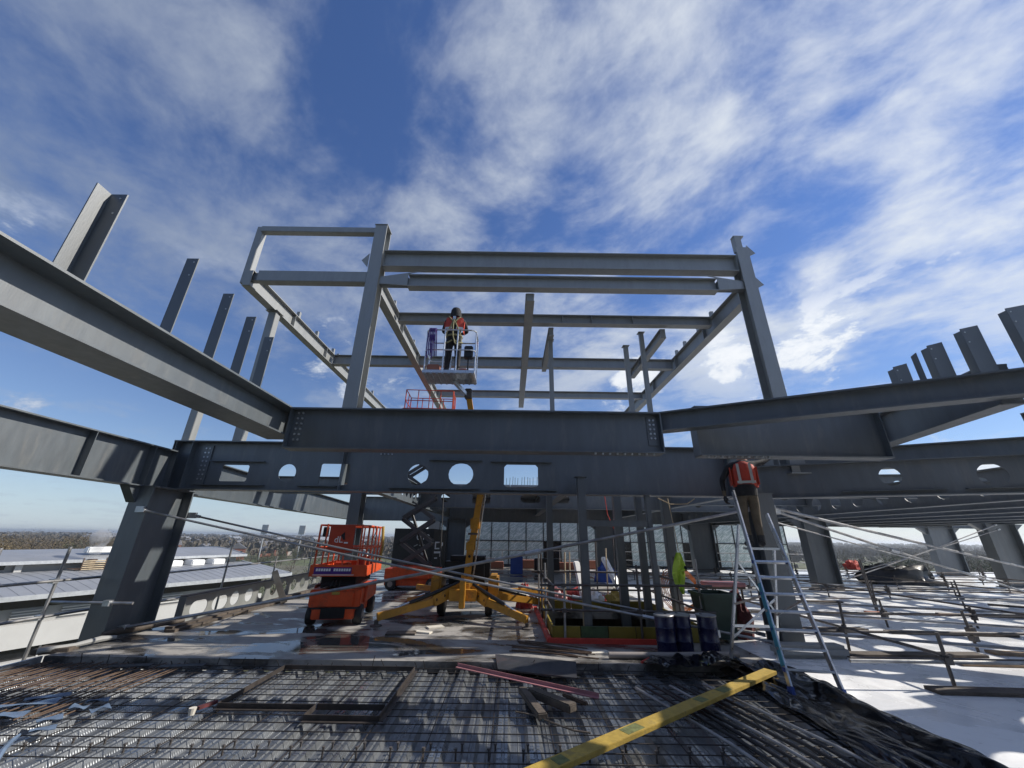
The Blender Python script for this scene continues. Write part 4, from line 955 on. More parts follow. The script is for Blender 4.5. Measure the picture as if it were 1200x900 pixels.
    for x, y in ((X0, Y0+0.12), (X0+0.44, Y0), (X1-0.42, Y0), (X1, Y0+0.12), (X0, Y1-0.12), (X1, Y1-0.12), (X0+0.5, Y1)):
        obj('stanchion', MB().tube([(x, y, Z0+0.02), (x, y, Z0+1.1)], 0.017, 8), 'aluminium', bk, smooth=True)
    obj('support_arm', MB().bar((X1-0.5, Y1-0.3, Z0-0.05), e+Vector((0, 0, -0.06)), 0.07, 0.08), 'aluminium', bk)
    cb_ = obj('control_box', MB().b2(X1-0.26, X1-0.06, Y0+0.04, Y0+0.2, Z0+0.42, Z0+0.72), 'black_gloss', bk, bevel=0.02)
    obj('stand', MB().tube([(X1-0.16, Y0+0.12, Z0+0.05), (X1-0.16, Y0+0.12, Z0+0.42)], 0.02, 8), 'black_gloss', cb_)
    return X0, X1, Y0, Y1, Z0
BX0, BX1, BY0, BY1, BZ0 = boom_lift()
# slings hung on the basket, boxes in it
mb = MB()
for k in range(5):
    x = BX0+0.07+0.035*k; z = BZ0+1.13
    mb.tube([(x, BY0-0.03, BZ0+0.35+0.07*(k % 3)), (x-0.02, BY0-0.05, BZ0+0.7), (x+0.01, BY0-0.028, z), (x+0.015, BY0+0.02, z+0.012), (x+0.03, BY0+0.05, BZ0+0.8), (x+0.05, BY0+0.06, BZ0+0.45)], 0.014, 6)
tag(obj('lifting_sling', mb, 'purple', smooth=True), 'purple webbing slings hung over the basket rail', 'sling')
tag(obj('tool_box', MB().b2(BX0+0.08, BX0+0.36, BY0+0.03, BY0+0.3, BZ0+0.032, BZ0+0.23), 'brick_red', bevel=0.02), 'dull red tool box on the basket floor, under the purple slings', 'box')
tag(obj('tool_box', MB().b2(BX1-0.40, BX1-0.20, BY0+0.26, BY0+0.5, BZ0+0.032, BZ0+0.24), 'brick_red', bevel=0.02), 'dull red tool box on the basket floor, beside the black control box', 'box')

# ------------------------------------------------------------------ people
def skin_mesh(name, verts, edges, root=0, sub=2):
    me = bpy.data.meshes.new(name); me.from_pydata([v[0] for v in verts], edges, [])
    o = bpy.data.objects.new(name, me); COL.objects.link(o)
    md = o.modifiers.new('s', 'SKIN'); md.use_smooth_shade = True
    for i, v in enumerate(verts):
        r = v[1]; r = (r, r) if isinstance(r, (int, float)) else r
        me.skin_vertices[0].data[i].radius = r; me.skin_vertices[0].data[i].use_root = (i == root)
    ss = o.modifiers.new('u', 'SUBSURF'); ss.levels = sub; ss.render_levels = sub
    dg = bpy.context.evaluated_depsgraph_get(); ev = o.evaluated_get(dg)
    nm = bpy.data.meshes.new_from_object(ev); bpy.data.objects.remove(o)
    return nm
def hand(mb_, wrist, d, palm_n, mat):
    """five bent fingers and a palm, added to an MB"""
    d = Vector(d).normalized(); pn = Vector(palm_n); pn = (pn-d*pn.dot(d)).normalized(); s = d.cross(pn)
    w = Vector(wrist)
    mb_.tube([w, w+d*0.035, w+d*0.085], [0.026, 0.036, 0.034], 8, mat)
    for k, L in enumerate((0.065, 0.075, 0.07, 0.055)):
        b = w+d*0.08+s*(0.03-0.02*k); mb_.tube([b, b+d*L*0.5+pn*0.012, b+d*L*0.75+pn*0.035, b+d*L*0.7+pn*0.055], [0.010, 0.0095, 0.0088, 0.008], 6, mat)
    b = w+d*0.03+s*0.034; mb_.tube([b, b+d*0.03+s*0.022+pn*0.01, b+d*0.055+s*0.016+pn*0.03], [0.012, 0.0105, 0.009], 6, mat)
def person(label, base, yaw, J, cols, hood=False, look=0.0):
    """J: joints in local space (x right, y forward, z up) -> one skinned body; cols(z,x,y)->material"""
    t = thing('person', label, 'person', base, yaw)
    V = []; E_ = []; idx = {}
    def jv(n, p, r): idx[n] = len(V); V.append((p, r)); return idx[n]
    order = ['pelvis', 'waist', 'chest', 'neckb', 'neck', 'headb', 'head', 'crown']
    rad = {'pelvis': (0.17, 0.12), 'waist': (0.155, 0.115), 'chest': (0.185, 0.13), 'neckb': (0.10, 0.085), 'neck': (0.055, 0.058), 'headb': (0.068, 0.08), 'head': (0.078, 0.098), 'crown': (0.06, 0.075)}
    prev = None
    for n in order:
        i = jv(n, J[n], rad[n]);
        if prev is not None: E_.append((prev, i))
        prev = i
    for s in 'lr':
        a = idx['neckb']
        for n, r in (('sho', 0.075), ('elb', 0.052), ('wri', 0.036)):
            i = jv(n+s, J[n+s], r); E_.append((a, i)); a = i
        a = idx['pelvis']
        for n, r in (('hip', 0.105), ('kne', 0.075), ('ank', 0.055), ('toe', 0.045)):
            i = jv(n+s, J[n+s], r); E_.append((a, i)); a = i
    me = skin_mesh('person_body', V, E_)
    names = []
    for p in me.polygons:
        c = p.center; m = cols(c)
        if m not in names: names.append(m)
        p.material_index = names.index(m); p.use_smooth = True
    me.materials.clear()
    for m in names: me.materials.append(M(m))
    for p in me.polygons: p.material_index = names.index(cols(p.center))
    b = bpy.data.objects.new('body', me); COL.objects.link(b); b.parent = t
    def lo(name, mb, mat, **k): return obj(name, mb, mat, t, local=True, **k)
    for s in 'lr':
        mb = MB(); w = Vector(J['wri'+s]); d = w-Vector(J['elb'+s]); hand(mb, w, d, Vector((-1 if s == 'r' else 1, 0.4, 0)), None)
        lo('hand', mb, 'skin_glove', smooth=True)
        a = Vector(J['ank'+s]); to = Vector(J['toe'+s])
        dd = (to-a); dd.z = 0; dd.normalize()
        mb = MB().tube([a-dd*0.07+Vector((0, 0, -0.035)), a+Vector((0, 0, -0.03)), to+Vector((0, 0, -0.0)), to+dd*0.05], [0.045, 0.058, 0.05, 0.035], 10).tube([a+Vector((0, 0, 0.1)), a-Vector((0, 0, 0.03))], 0.062, 10)
        lo('boot', mb, 'black_rubber', smooth=True)
    # face
    h = Vector(J['head'])
    f = Vector((math.sin(look), math.cos(look), 0)); sd = Vector((f.y, -f.x, 0))
    mb = MB().tube([h+f*0.085+Vector((0, 0, 0.02)), h+f*0.118-Vector((0, 0, 0.025)), h+f*0.09-Vector((0, 0, 0.04))], [0.012, 0.017, 0.012], 8)
    lo('nose', mb, 'skin', smooth=True)
    for k in (-1, 1):
        lo('ear', MB().lathe(h+sd*k*0.088, [(0.012, -0.03), (0.02, 0), (0.012, 0.03)], 10), 'skin', smooth=True)
        lo('eye', MB().lathe(h+f*0.088+sd*k*0.034+Vector((0, 0, 0.015)), [(0.004, -0.008), (0.011, 0), (0.004, 0.008)], 10), 'cloth_black', smooth=True)
    lo('mouth', MB().bar(h+f*0.093-sd*0.025-Vector((0, 0, 0.065)), h+f*0.093+sd*0.025-Vector((0, 0, 0.065)), 0.008, 0.008), 'brick_red')
    return t, lo
pmat('skin_glove', (0.03, 0.03, 0.032), 0.7)
def stand(dz=0.0): return {'pelvis': (0, 0, 0.93), 'waist': (0, 0, 1.08), 'chest': (0, 0.01, 1.28), 'neckb': (0, 0, 1.44), 'neck': (0, 0.01, 1.51), 'headb': (0, 0.02, 1.58), 'head': (0, 0.03, 1.66), 'crown': (0, 0.02, 1.74),
    'shol': (-0.19, 0, 1.42), 'shor': (0.19, 0, 1.42), 'elbl': (-0.27, -0.02, 1.14), 'elbr': (0.27, -0.02, 1.14), 'wril': (-0.24, 0.16, 0.98), 'wrir': (0.24, 0.16, 0.98),
    'hipl': (-0.10, 0, 0.88), 'hipr': (0.10, 0, 0.88), 'knel': (-0.11, 0.02, 0.48), 'kner': (0.11, 0.02, 0.48), 'ankl': (-0.12, -0.02, 0.09), 'ankr': (0.12, -0.02, 0.09), 'toel': (-0.14, 0.15, 0.045), 'toer': (0.14, 0.15, 0.045)}
J = stand(); J['wril'] = (-0.12, 0.30, 1.22); J['wrir'] = (0.12, 0.30, 1.25); J['elbl'] = (-0.28, 0.08, 1.18); J['elbr'] = (0.28, 0.08, 1.18)
J['head'] = (0, 0.05, 1.65); J['crown'] = (0, 0.06, 1.73)
def cols_a(c):
    if c.z > 1.52: return 'skin' if (c.z < 1.72 and c.y > 0.03) else 'cloth_black'
    return 'cloth_black'
P1, lo = person('worker in black with orange vest and harness, back turned, in the raised basket', (-1.42, 8.27, BZ0+0.03), 0, J, cols_a); P1.scale = (1.05, 1.05, 1.05)
# hooded head, vest panels, harness
lo('hood', MB().lathe((0, 0.02, 1.53), [(0.13, 0.0), (0.135, 0.06), (0.125, 0.13), (0.118, 0.19), (0.09, 0.24), (0.03, 0.262)], 16), 'cloth_black', smooth=True)
for k in (-1, 1):
    lo('vest_panel', MB().prism([(k*0.045, -0.145, 1.13), (k*0.185, -0.12, 1.13), (k*0.225, -0.08, 1.3), (k*0.19, -0.09, 1.47), (k*0.06, -0.115, 1.485)], (0, 0.03, 0)), 'vest_orange', bevel=0.008)
    lo('vest_side', MB().prism([(k*0.20, -0.10, 1.1), (k*0.21, 0.1, 1.1), (k*0.225, 0.1, 1.36), (k*0.225, -0.1, 1.36)], (k*0.012, 0, 0)), 'vest_orange')
    lo('reflective_strip', MB().bar((k*0.05, -0.152, 1.17), (k*0.2, -0.125, 1.17), 0.008, 0.05), 'silver_tape')
    lo('harness_strap', MB().tube([(k*0.02, -0.16, 1.33), (k*0.12, -0.13, 1.46), (k*0.15, 0.0, 1.5)], 0.016, 6), 'strap')
    lo('harness_strap', MB().tube([(k*0.02, -0.16, 1.33), (k*0.13, -0.155, 1.08), (k*0.17, -0.12, 0.98)], 0.016, 6), 'strap')
    lo('leg_strap', MB().tube([(k*0.02, -0.14, 0.86), (k*0.11, -0.135, 0.80), (k*0.21, -0.03, 0.84)], 0.018, 6), 'strap')
lo('belt', MB().tube([(0.18*math.cos(a), 0.135*math.sin(a), 1.0) for a in [i*math.pi/8 for i in range(17)]], 0.025, 6, cap=False), 'strap')
lo('lanyard', MB().tube([(0.0, -0.165, 1.40), (-0.01, -0.19, 1.2), (0.0, -0.2, 0.95), (0.06, -0.21, 0.74), (0.13, -0.2, 0.70), (0.19, -0.17, 0.8), (0.2, -0.14, 0.95)], 0.015, 6), 'strap', smooth=True)
lo('dorsal_ring', MB().box((0, -0.165, 1.42), (0.06, 0.02, 0.09)), 'aluminium')

# man on the ladder; he faces the ladder-top work, away and to the right
LB = Vector((4.72, 7.95, 1.80))
J = stand(); J.update({'elbl': (-0.36, 0.02, 1.16), 'wril': (-0.36, -0.02, 0.86), 'shor': (0.20, 0.03, 1.43), 'elbr': (0.42, 0.16, 1.5), 'wrir': (0.62, 0.30, 1.62),
           'chest': (0.03, 0.03, 1.28), 'waist': (0.02, 0.01, 1.08), 'neckb': (0.04, 0.04, 1.44), 'neck': (0.05, 0.05, 1.51), 'headb': (0.06, 0.07, 1.58), 'head': (0.07, 0.09, 1.66), 'crown': (0.07, 0.08, 1.74)})
J['hipl'] = (-0.09, 0, 0.88); J['ankl'] = (-0.10, -0.02, 0.09); J['ankr'] = (0.09, -0.02, 0.09); J['toel'] = (-0.12, 0.14, 0.045); J['toer'] = (0.11, 0.14, 0.045); J['knel'] = (-0.10, 0.05, 0.48); J['kner'] = (0.09, 0.03, 0.48)
def cols_b(c):
    if c.z < 0.96: return 'cloth_khaki'
    if c.z > 1.52 and abs(c.x-0.06) < 0.14: return 'skin' if c.z < 1.72 else 'cloth_black'
    return 'cloth_black'
P2, lo = person('worker in khaki trousers and orange vest standing on the step ladder', LB, R(-20), J, cols_b); P2.scale = (1.08, 1.08, 1.08)
lo('hard_hat', MB().lathe((0.07, 0.09, 1.68), [(0.135, 0.0), (0.122, 0.015), (0.115, 0.06), (0.08, 0.11), (0.02, 0.125)], 18), 'white_paint', smooth=True)
lo('vest_back', MB().tube([(0.02, 0.01, 1.02), (0.025, 0.015, 1.15), (0.03, 0.025, 1.3), (0.035, 0.03, 1.42), (0.04, 0.035, 1.485)], [0.21, 0.212, 0.225, 0.20, 0.12], 20), 'vest_orange', smooth=True).scale = (1, 0.72, 1)
for k in (-0.205, 0.235): lo('vest_side', MB().box((k, 0.02, 1.22), (0.02, 0.2, 0.32)), 'vest_orange')
lo('jacket_hem', MB().lathe((0.01, 0.0, 0.86), [(0.175, 0), (0.185, 0.1), (0.175, 0.2)], 18), 'cloth_black', smooth=True)
for xx in (-0.08, 0.12): lo('reflective_strip', MB().bar((xx, -0.156, 1.07), (xx, -0.142, 1.44), 0.045, 0.006, (0, 1, 0)), 'silver_tape')
lo('reflective_strip', MB().bar((-0.13, -0.153, 1.1), (0.17, -0.153, 1.1), 0.006, 0.045), 'silver_tape')

# ------------------------------------------------------------------ step ladder
def ladder():
    t = thing('step_ladder', 'tall aluminium step ladder with blue-marked rail under the worker', 'ladder', (4.25, 7.0, 0))
    fl, fr = Vector((3.88, 6.42, -0.02)), Vector((4.50, 6.30, -0.01)); tl, trf = Vector((4.24, 7.55, 2.78)), Vector((4.68, 7.38, 2.36))
    def rz_(a, b, z): return a.lerp(b, (z-a.z)/(b.z-a.z))
    for a, b in ((fl, tl), (fr, trf)):
        r = obj('front_rail', MB().bar(a, b, 0.03, 0.085, (0, -1, 0.4)), 'aluminium', t, bevel=0.004)
        obj('rubber_foot', MB().bar(a-Vector((0, 0, 0.02)), a+(b-a).normalized()*0.07, 0.045, 0.1, (0, -1, 0.4)), 'blue', r)
    obj('blue_guard', MB().bar(fl.lerp(tl, 0.10)+Vector((-0.018, -0.005, 0)), fl.lerp(tl, 0.46)+Vector((-0.018, -0.005, 0)), 0.012, 0.09, (0, -1, 0.4)), 'teal', t)
    for k in range(7):
        z = 0.22+k*0.226; a = rz_(fl, tl, z); b = rz_(fr, trf, z)
        s = obj('tread', MB().bar(a, b, 0.028, 0.10, (0, -0.92, 0.3)), 'aluminium', t)
        for q in (a, b): obj('tread_bracket', MB().box(q, (0.05, 0.05, 0.05)), 'blue' if k % 2 == 0 else 'aluminium', s)
    pa = rz_(fl, tl, 1.76); pb = rz_(fr, trf, 1.76); dv = Vector((0.09, 0.36, 0))
    obj('platform', MB().prism([pa, pb, pb+dv, pa+dv], (0, 0, 0.035)), 'aluminium', t)
    bl_, br_ = Vector((3.74, 7.72, 0.0)), Vector((4.60, 7.82, 0.0)); ql, qr = pa+dv+Vector((0, 0, 0.42)), pb+dv+Vector((0, 0, 0.0))
    for a, b in ((bl_, ql), (br_, qr)): obj('rear_leg', MB().bar(a, b, 0.04, 0.05, (0, 1, 0)), 'aluminium', t, bevel=0.004)
    for f in (0.25, 0.62): obj('rear_brace', MB().bar(bl_.lerp(ql, f), br_.lerp(qr, f*1.2 if f < 0.5 else 0.74), 0.02, 0.04), 'aluminium', t)
    obj('rear_brace', MB().bar(bl_.lerp(ql, 0.16), br_.lerp(qr, 0.55), 0.016, 0.03), 'aluminium', t)
    obj('rear_brace', MB().bar(bl_.lerp(ql, 0.72), br_.lerp(qr, 0.42), 0.016, 0.03), 'aluminium', t)
    obj('stay', MB().bar(fl.lerp(tl, 0.4), bl_.lerp(ql, 0.4), 0.012, 0.03), 'aluminium', t); obj('stay', MB().bar(fr.lerp(trf, 0.45), br_.lerp(qr, 0.4), 0.012, 0.03), 'aluminium', t)
pmat('teal', (0.05, 0.22, 0.30), 0.5)
ladder()
tag(obj('timber_block', MB().box((4.02, 6.28, -0.075), (0.55, 0.22, 0.05), Matrix.Rotation(R(-35), 3, 'Z')), 'timber'), 'brown board under the front foot of the step ladder', 'board')
tag(obj('wrapped_bundle', MB().b2(4.75, 6.0, 7.95, 8.3, 0.002, 0.2), 'wall_grey', bevel=0.06), 'grey wrapped bundle beside the rear ladder leg', 'bundle')

# ------------------------------------------------------------------ drums, bin, vest
def drum(label, x, y, rz):
    t = thing('steel_drum', label, 'drum', (x, y, 0), rz, 'blue drums beside the bin')
    obj('shell', MB().lathe((0, 0, 0), [(0.182, 0.0), (0.19, 0.006), (0.19, 0.02), (0.184, 0.026), (0.184, 0.2), (0.192, 0.212), (0.184, 0.224), (0.184, 0.42), (0.192, 0.432), (0.184, 0.444), (0.184, 0.61), (0.19, 0.616), (0.19, 0.63), (0.175, 0.632), (0.172, 0.615)], 28), 'navy', t, local=True, smooth=True)
    obj('rim', MB().lathe((0, 0, 0), [(0.181, 0.612), (0.195, 0.614), (0.197, 0.632), (0.190, 0.64), (0.176, 0.638)], 28), 'tube_steel', t, local=True, smooth=True)
    obj('bung', MB().lathe((0.08, 0.05, 0.615), [(0.03, 0), (0.03, 0.03), (0.02, 0.034)], 12), 'black_gloss', t, local=True)
    t.scale = (0.92, 0.92, 0.97)
    return t
drum('dark blue drum at the void side of its row of three', 2.86, 8.18, 0.3)
drum('dark blue drum in the middle of its row of three', 3.19, 8.25, 1.4)
d3 = drum('dark blue drum with a small pale label, nearest the ladder', 3.66, 8.22, 2.2)
obj('label', MB().b2(0.06, 0.13, -0.172, -0.168, 0.28, 0.4), 'white_print', d3, local=True)
for ch in list(d3.children):
    if ch.name.startswith('label'): ch.rotation_euler = (0, 0, R(-95))
t = thing('wheelie_bin', 'dark green wheelie bin without a lid beside the drums', 'bin', (4.32, 9.25, 0))
mb = MB(); pl = [(0.24, 0.26, 0.12), (0.30, 0.34, 0.86)]
lo_, hi_ = [( -0.26, -0.24, 0.06), (0.26, -0.24, 0.06), (0.26, 0.24, 0.06), (-0.26, 0.24, 0.06)], [(-0.34, -0.32, 0.86), (0.34, -0.32, 0.86), (0.34, 0.32, 0.86), (-0.34, 0.32, 0.86)]
inn = [(-0.31, -0.29, 0.86), (0.31, -0.29, 0.86), (0.31, 0.29, 0.86), (-0.31, 0.29, 0.86)]; inb = [(-0.25, -0.23, 0.2), (0.25, -0.23, 0.2), (0.25, 0.23, 0.2), (-0.25, 0.23, 0.2)]
fs = [(3, 2, 1, 0)]
for k in range(3):
    for i in range(4): j = (i+1) % 4; fs.append((k*4+i, k*4+j, k*4+4+j, k*4+4+i))
fs.append((12, 13, 14, 15))
mb.add(lo_+hi_+inn+inb, fs); obj('body', mb, 'bin_green', t, local=True)
obj('rim', MB().bar((-0.36, -0.34, 0.85), (0.36, -0.34, 0.85), 0.05, 0.06).bar((-0.36, 0.34, 0.85), (0.36, 0.34, 0.85), 0.05, 0.06).bar((-0.34, -0.31, 0.85), (-0.34, 0.31, 0.85), 0.05, 0.058).bar((0.34, -0.31, 0.85), (0.34, 0.31, 0.85), 0.05, 0.058), 'bin_green', t, local=True)
obj('handle', MB().tube([(-0.22, 0.36, 0.84), (-0.22, 0.44, 0.86), (0.22, 0.44, 0.86), (0.22, 0.36, 0.84)], 0.018, 8), 'bin_green', t, local=True)
for sx in (-1, 1):
    w = obj('wheel', MB().lathe((0, 0, 0), [(0.05, -0.03), (0.1, -0.025), (0.1, 0.025), (0.05, 0.03)], 16), 'black_rubber', t, local=True); w.rotation_euler = (0, R(90), 0); w.location = (sx*0.29, 0.26, 0.102)
lump('rag_heap', 'dark red tangle of slings heaped beside the bin', 'slings', (4.95, 9.55, 0), 0.26, 0.26, 0.78, 'rag_red', 3, 0.5)
# hi-vis vest draped over a scaffold stub
rowsV = [(155, 298, 322), (175, 290, 330), (200, 286, 338), (225, 283, 350), (245, 280, 357), (265, 278, 344), (300, 275, 350), (330, 278, 352), (360, 284, 352), (385, 308, 350), (410, 322, 350), (430, 336, 346)]
VP = []
vs, fs = [], []; cols_ = 9
for r_, (yz, xl, xr) in enumerate(rowsV):
    a, b = at(740+xl/5.63, 620+yz/5.63, y=9.55), at(740+xr/5.63, 620+yz/5.63, y=9.55)
    for c_ in range(cols_):
        u = c_/(cols_-1); q = a.lerp(b, u); q.y += 0.035*math.sin(u*9+r_*0.5)+0.02*math.sin(u*17-r_*0.9)-0.05*math.sin(u*math.pi)
        vs.append(q)
for r_ in range(len(rowsV)-1):
    for c_ in range(cols_-1): k = r_*cols_+c_; fs.append((k, k+1, k+cols_+1, k+cols_))
mb = MB().add(vs, fs).add([q+Vector((0, 0.03, 0)) for q in vs], fs)
base, top = at(800, 697, y=9.55), at(795, 648, y=9.55)
hv = thing('safety_vest', 'lime hi-vis vest hanging on a scaffold stub behind the drums', 'vest', tuple(base))
obj('cloth', mb, 'lime', hv, smooth=True)
obj('reflective_band', MB().bar(vs[6*cols_]+Vector((0, -0.03, 0)), vs[5*cols_+8]+Vector((0, -0.03, 0)), 0.05, 0.035), 'lime', hv)
obj('arm_hole', MB().lathe((vs[4*cols_+7].x+0.0, 9.49, vs[4*cols_+7].z-0.10), [(0.02, 0), (0.04, 0.05), (0.02, 0.11)], 8), 'cloth_black', hv)

# ------------------------------------------------------------------ guarded slab opening
gv = thing('void_guard', 'scaffold tube guard with yellow toe boards round the slab opening', 'guard rail', (2.3, 9.0, 0))
A = [(VX0-0.06, VY0-0.05), (VX1+0.05, VY0-0.05), (VX1+0.05, VY1+0.06), (VX0-0.06, VY1+0.06)]
for i in range(4):
    p, q = Vector((*A[i], 0)), Vector((*A[(i+1) % 4], 0)); L = (q-p).length; d = (q-p).normalized(); k = 0
    while k*0.55 < L-0.05:
        a = p+d*(k*0.55+0.01); b = p+d*min(k*0.55+0.54, L)
        obj('toe_board', MB().bar(a+Vector((0, 0, 0.145)), b+Vector((0, 0, 0.145)), 0.03, 0.25), 'toe_green' if (k % 3 == 1 and i == 0) else 'toe_yellow', gv); k += 1
    for z in (0.55, 1.0):
        obj('rail', MB().tube([p-d*0.25+Vector((0, 0, z)), q+d*0.25+Vector((0, 0, z+random.uniform(-.02, .02)))], 0.024, 8), 'tube_dark', gv, smooth=True)
    m_ = max(2, int(L/1.1))
    for k in range(m_):
        a = p+d*(L*(k+0.15)/m_)+d.cross(Vector((0, 0, 1)))*0.05; h_ = 1.15+random.uniform(0, 0.45)
        obj('standard', MB().tube([a+Vector((0, 0, 0)), a+Vector((random.uniform(-.02, .02), random.uniform(-.02, .02), h_))], 0.024, 8), 'tube_dark' if k % 2 else 'tube_steel', gv, smooth=True)
        for z in (0.55, 1.0): obj('coupler', MB().box(a+Vector((0, 0, z)), (0.09, 0.09, 0.07)), 'tube_dark', gv)
er = thing('edge_strip', 'red edge strip lying round the foot of the yellow toe boards', 'edge strip', (0.8, 9, 0))
obj('strip', MB().bar((VX0-0.2, VY1+0.2, 0.05), (VX0-0.15, VY0-0.14, 0.05), 0.08, 0.09), 'red', er); obj('strip', MB().bar((VX0-0.19, VY0-0.17, 0.045), (VX0+1.95, VY0-0.18, 0.045), 0.07, 0.085), 'red', er)
lump('netting', 'bunched red netting by the far corner of the slab opening', 'netting', (0.45, 12.9, 0), 0.24, 0.2, 0.55, 'net_red', 5)
lump('netting', 'low red netting heap behind the slab opening', 'netting', (2.1, 14.5, 0), 1.3, 0.4, 0.34, 'net_red', 8)
lump('waste_bag', 'yellowish sack slumped behind the slab opening', 'sack', (3.3, 13.2, 0), 0.4, 0.3, 0.42, 'timber_yellow', 9)
lump('waste_bag', 'white sack slumped behind the slab opening', 'sack', (2.6, 13.1, 0), 0.32, 0.25, 0.4, 'white_paint', 12)
lump('waste_bag', 'pale red sack slumped behind the slab opening', 'sack', (1.4, 13.4, 0), 0.4, 0.28, 0.45, 'pink', 15)
lump('waste_bag', 'blue sack slumped far behind the slab opening', 'sack', (4.6, 20.5, 0), 0.5, 0.35, 0.8, 'blue', 17)
for k_, (px_, y_, h_) in enumerate(((662, 13.0, 1.5), (700, 13.4, 1.9), (712, 14.6, 1.6), (722, 15.6, 2.0), (668, 16.5, 1.4))):
    q_ = at(px_, 690, y=y_)
    tt = thing('scaffold_stub', 'rusty scaffold stub standing behind the slab opening', 'scaffold tube', (q_.x, y_, 0), 0, 'scaffold stubs behind the slab opening')
    obj('tube', MB().tube([(q_.x, y_, 0.006), (q_.x+0.03, y_, h_)], 0.025, 8), 'tube_dark' if k_ % 2 else 'timber_pale', tt, smooth=True)
    obj('foot_plate', MB().b2(q_.x-0.08, q_.x+0.08, y_-0.08, y_+0.08, 0.0, 0.006), 'tube_dark', tt)
mb = MB()
for k in range(7):
    pts = []; rr = 0.38+0.03*k
    for i in range(15): a = i/14*2*math.pi; pts.append((5.0+rr*math.cos(a)+0.02*math.sin(5*a+k), 12.6+0.05*k-0.15, 0.55+rr*math.sin(a)*1.1))
    mb.tube(pts, 0.012, 5, cap=False)
tag(obj('cable_coil', mb, 'orange_cable', smooth=True), 'coil of orange cable standing behind the dark posts', 'cable')
tag(obj('sheet_bundle', MB().bar((2.35, 13.6, 0.08), (2.2, 14.0, 1.2), 0.22, 0.1), 'white_paint', bevel=0.03), 'white rolled sheeting leaning behind the slab opening', 'roll')
tag(obj('sheet_bundle', MB().bar((4.05, 15.6, 0.08), (3.6, 16.2, 1.25), 0.3, 0.14), 'white_paint', bevel=0.05), 'white wrapped roll leaning farther back behind the slab opening', 'roll')
tag(obj('crate', MB().b2(0.05, 0.75, 23.9, 24.5, 0.002, 0.92), 'blue', bevel=0.03), 'blue plastic crate standing before the glazed wall', 'crate')
tag(obj('crate', MB().b2(1.5, 3.0, 25.4, 26.0, 0.002, 0.75), 'black_gloss', bevel=0.03), 'low black box standing before the glazed wall', 'crate')
for k in range(4):
    o = obj('brick_stack', MB().b2(-2.0+2.4*k, -0.4+2.4*k, 28.2, 28.8, 0.002, 0.4+0.12*(k % 2)), 'brick_red', bevel=0.02)
    tag(o, 'low red brick stack at the foot of the glazed wall', 'bricks', 'red brick stacks by the glazed wall')
from mathutils import noise as mnoise

# ------------------------------------------------------------------ loose things on deck and slab
RZ = MZ+0.028                                        # top of the rebar mesh
pmat('rust_black', (0.05, 0.042, 0.038), 0.6, 0.3, 0.3, 6, 0.1, 60, dirt=(0.16, 0.11, 0.07), damt=0.5)
fr = thing('angle_iron_frame', 'black L-shaped angle-iron frame lying on the rebar mesh', 'steel frame', (-2.5, 6.4, RZ))
fp = [(-3.52, 5.80), (-3.52, 7.30), (-1.47, 7.30), (-1.47, 5.50), (-2.33, 5.50), (-2.33, 5.80)]
for i in range(6):
    a, b = Vector((*fp[i], RZ+0.03)), Vector((*fp[(i+1) % 6], RZ+0.03)); d = (b-a).normalized(); s = d.cross(Vector((0, 0, 1)))
    e = 0.0 if i % 2 else 0.008
    obj('angle', MB().bar(a+d*e, b-d*e, 0.012, 0.06).bar(a+d*e-s*0.03-Vector((0, 0, 0.025)), b-d*e-s*0.03-Vector((0, 0, 0.025)), 0.05, 0.009), 'rust_black', fr)
obj('angle', MB().bar((-2.32, 5.82, RZ+0.028), (-1.49, 5.82, RZ+0.028), 0.012, 0.06), 'rust_black', fr)
# long yellow formwork board
yb = thing('formwork_board', 'long yellow formwork board with green stamps lying across the mesh', 'board', (2, 5.7, RZ))
p, q = Vector((-0.35, 3.95, RZ+0.05)), Vector((4.0, 7.05, 0.06)); d = (q-p).normalized(); s = d.cross(Vector((0, 0, 1))).normalized(); un = s.cross(d)
obj('board', MB().bar(p, q, 0.18, 0.045, un), 'timber_yellow', yb, bevel=0.004)
for f0, f1 in ((0.18, 0.205), (0.36, 0.41), (0.62, 0.65), (0.72, 0.76)):
    obj('stamp', MB().bar(p.lerp(q, f0)+un*0.0235, p.lerp(q, f1)+un*0.0235, 0.13, 0.002, un), 'stamp_green', yb)
pk = Vector((-0.80, 7.20, 0.02)); pq = Vector((1.20, 6.24, RZ+0.02))
tag(obj('steel_angle', MB().bar(pk, pq, 0.06, 0.012).bar(pk+Vector((0.012, 0.027, 0.026)), pq+Vector((0.012, 0.027, 0.026)), 0.008, 0.04), 'pink'), 'pinkish primed steel angle lying across the mesh edge', 'steel angle')
tag(obj('steel_plate', MB().prism([(-0.22, 7.80, 0.03), (1.10, 7.45, 0.03), (1.03, 6.95, -0.05), (-0.16, 7.25, -0.03)], (0, 0, 0.02)), 'plate_grey'), 'grey steel plate hanging over the slab edge', 'plate')
def mat_piece(lab, a, b, w, h, mat='timber_grey', cat='timber'):
    return tag(obj('timber_block', MB().bar(a, b, w, h), mat, bevel=0.012), lab, cat)
mat_piece('dark short timber lying on the mesh, pointing to the grey plate', at(612, 808, z=RZ+.04), at(636, 840, z=RZ+.04), 0.12, 0.07)
mat_piece('dark timber baulk lying on the mesh by the pink angle', at(622, 810, z=RZ+.05), at(672, 830, z=RZ+.05), 0.14, 0.09)
mat_piece('thin rusty batten beside the dark baulk', at(660, 814, z=RZ+.03), at(688, 825, z=RZ+.03), 0.06, 0.04, 'rust')
tg = thing('tie_rod', 'thin bent rod with a turquoise band lying on the mesh', 'rod', tuple(at(640, 845, z=RZ)))
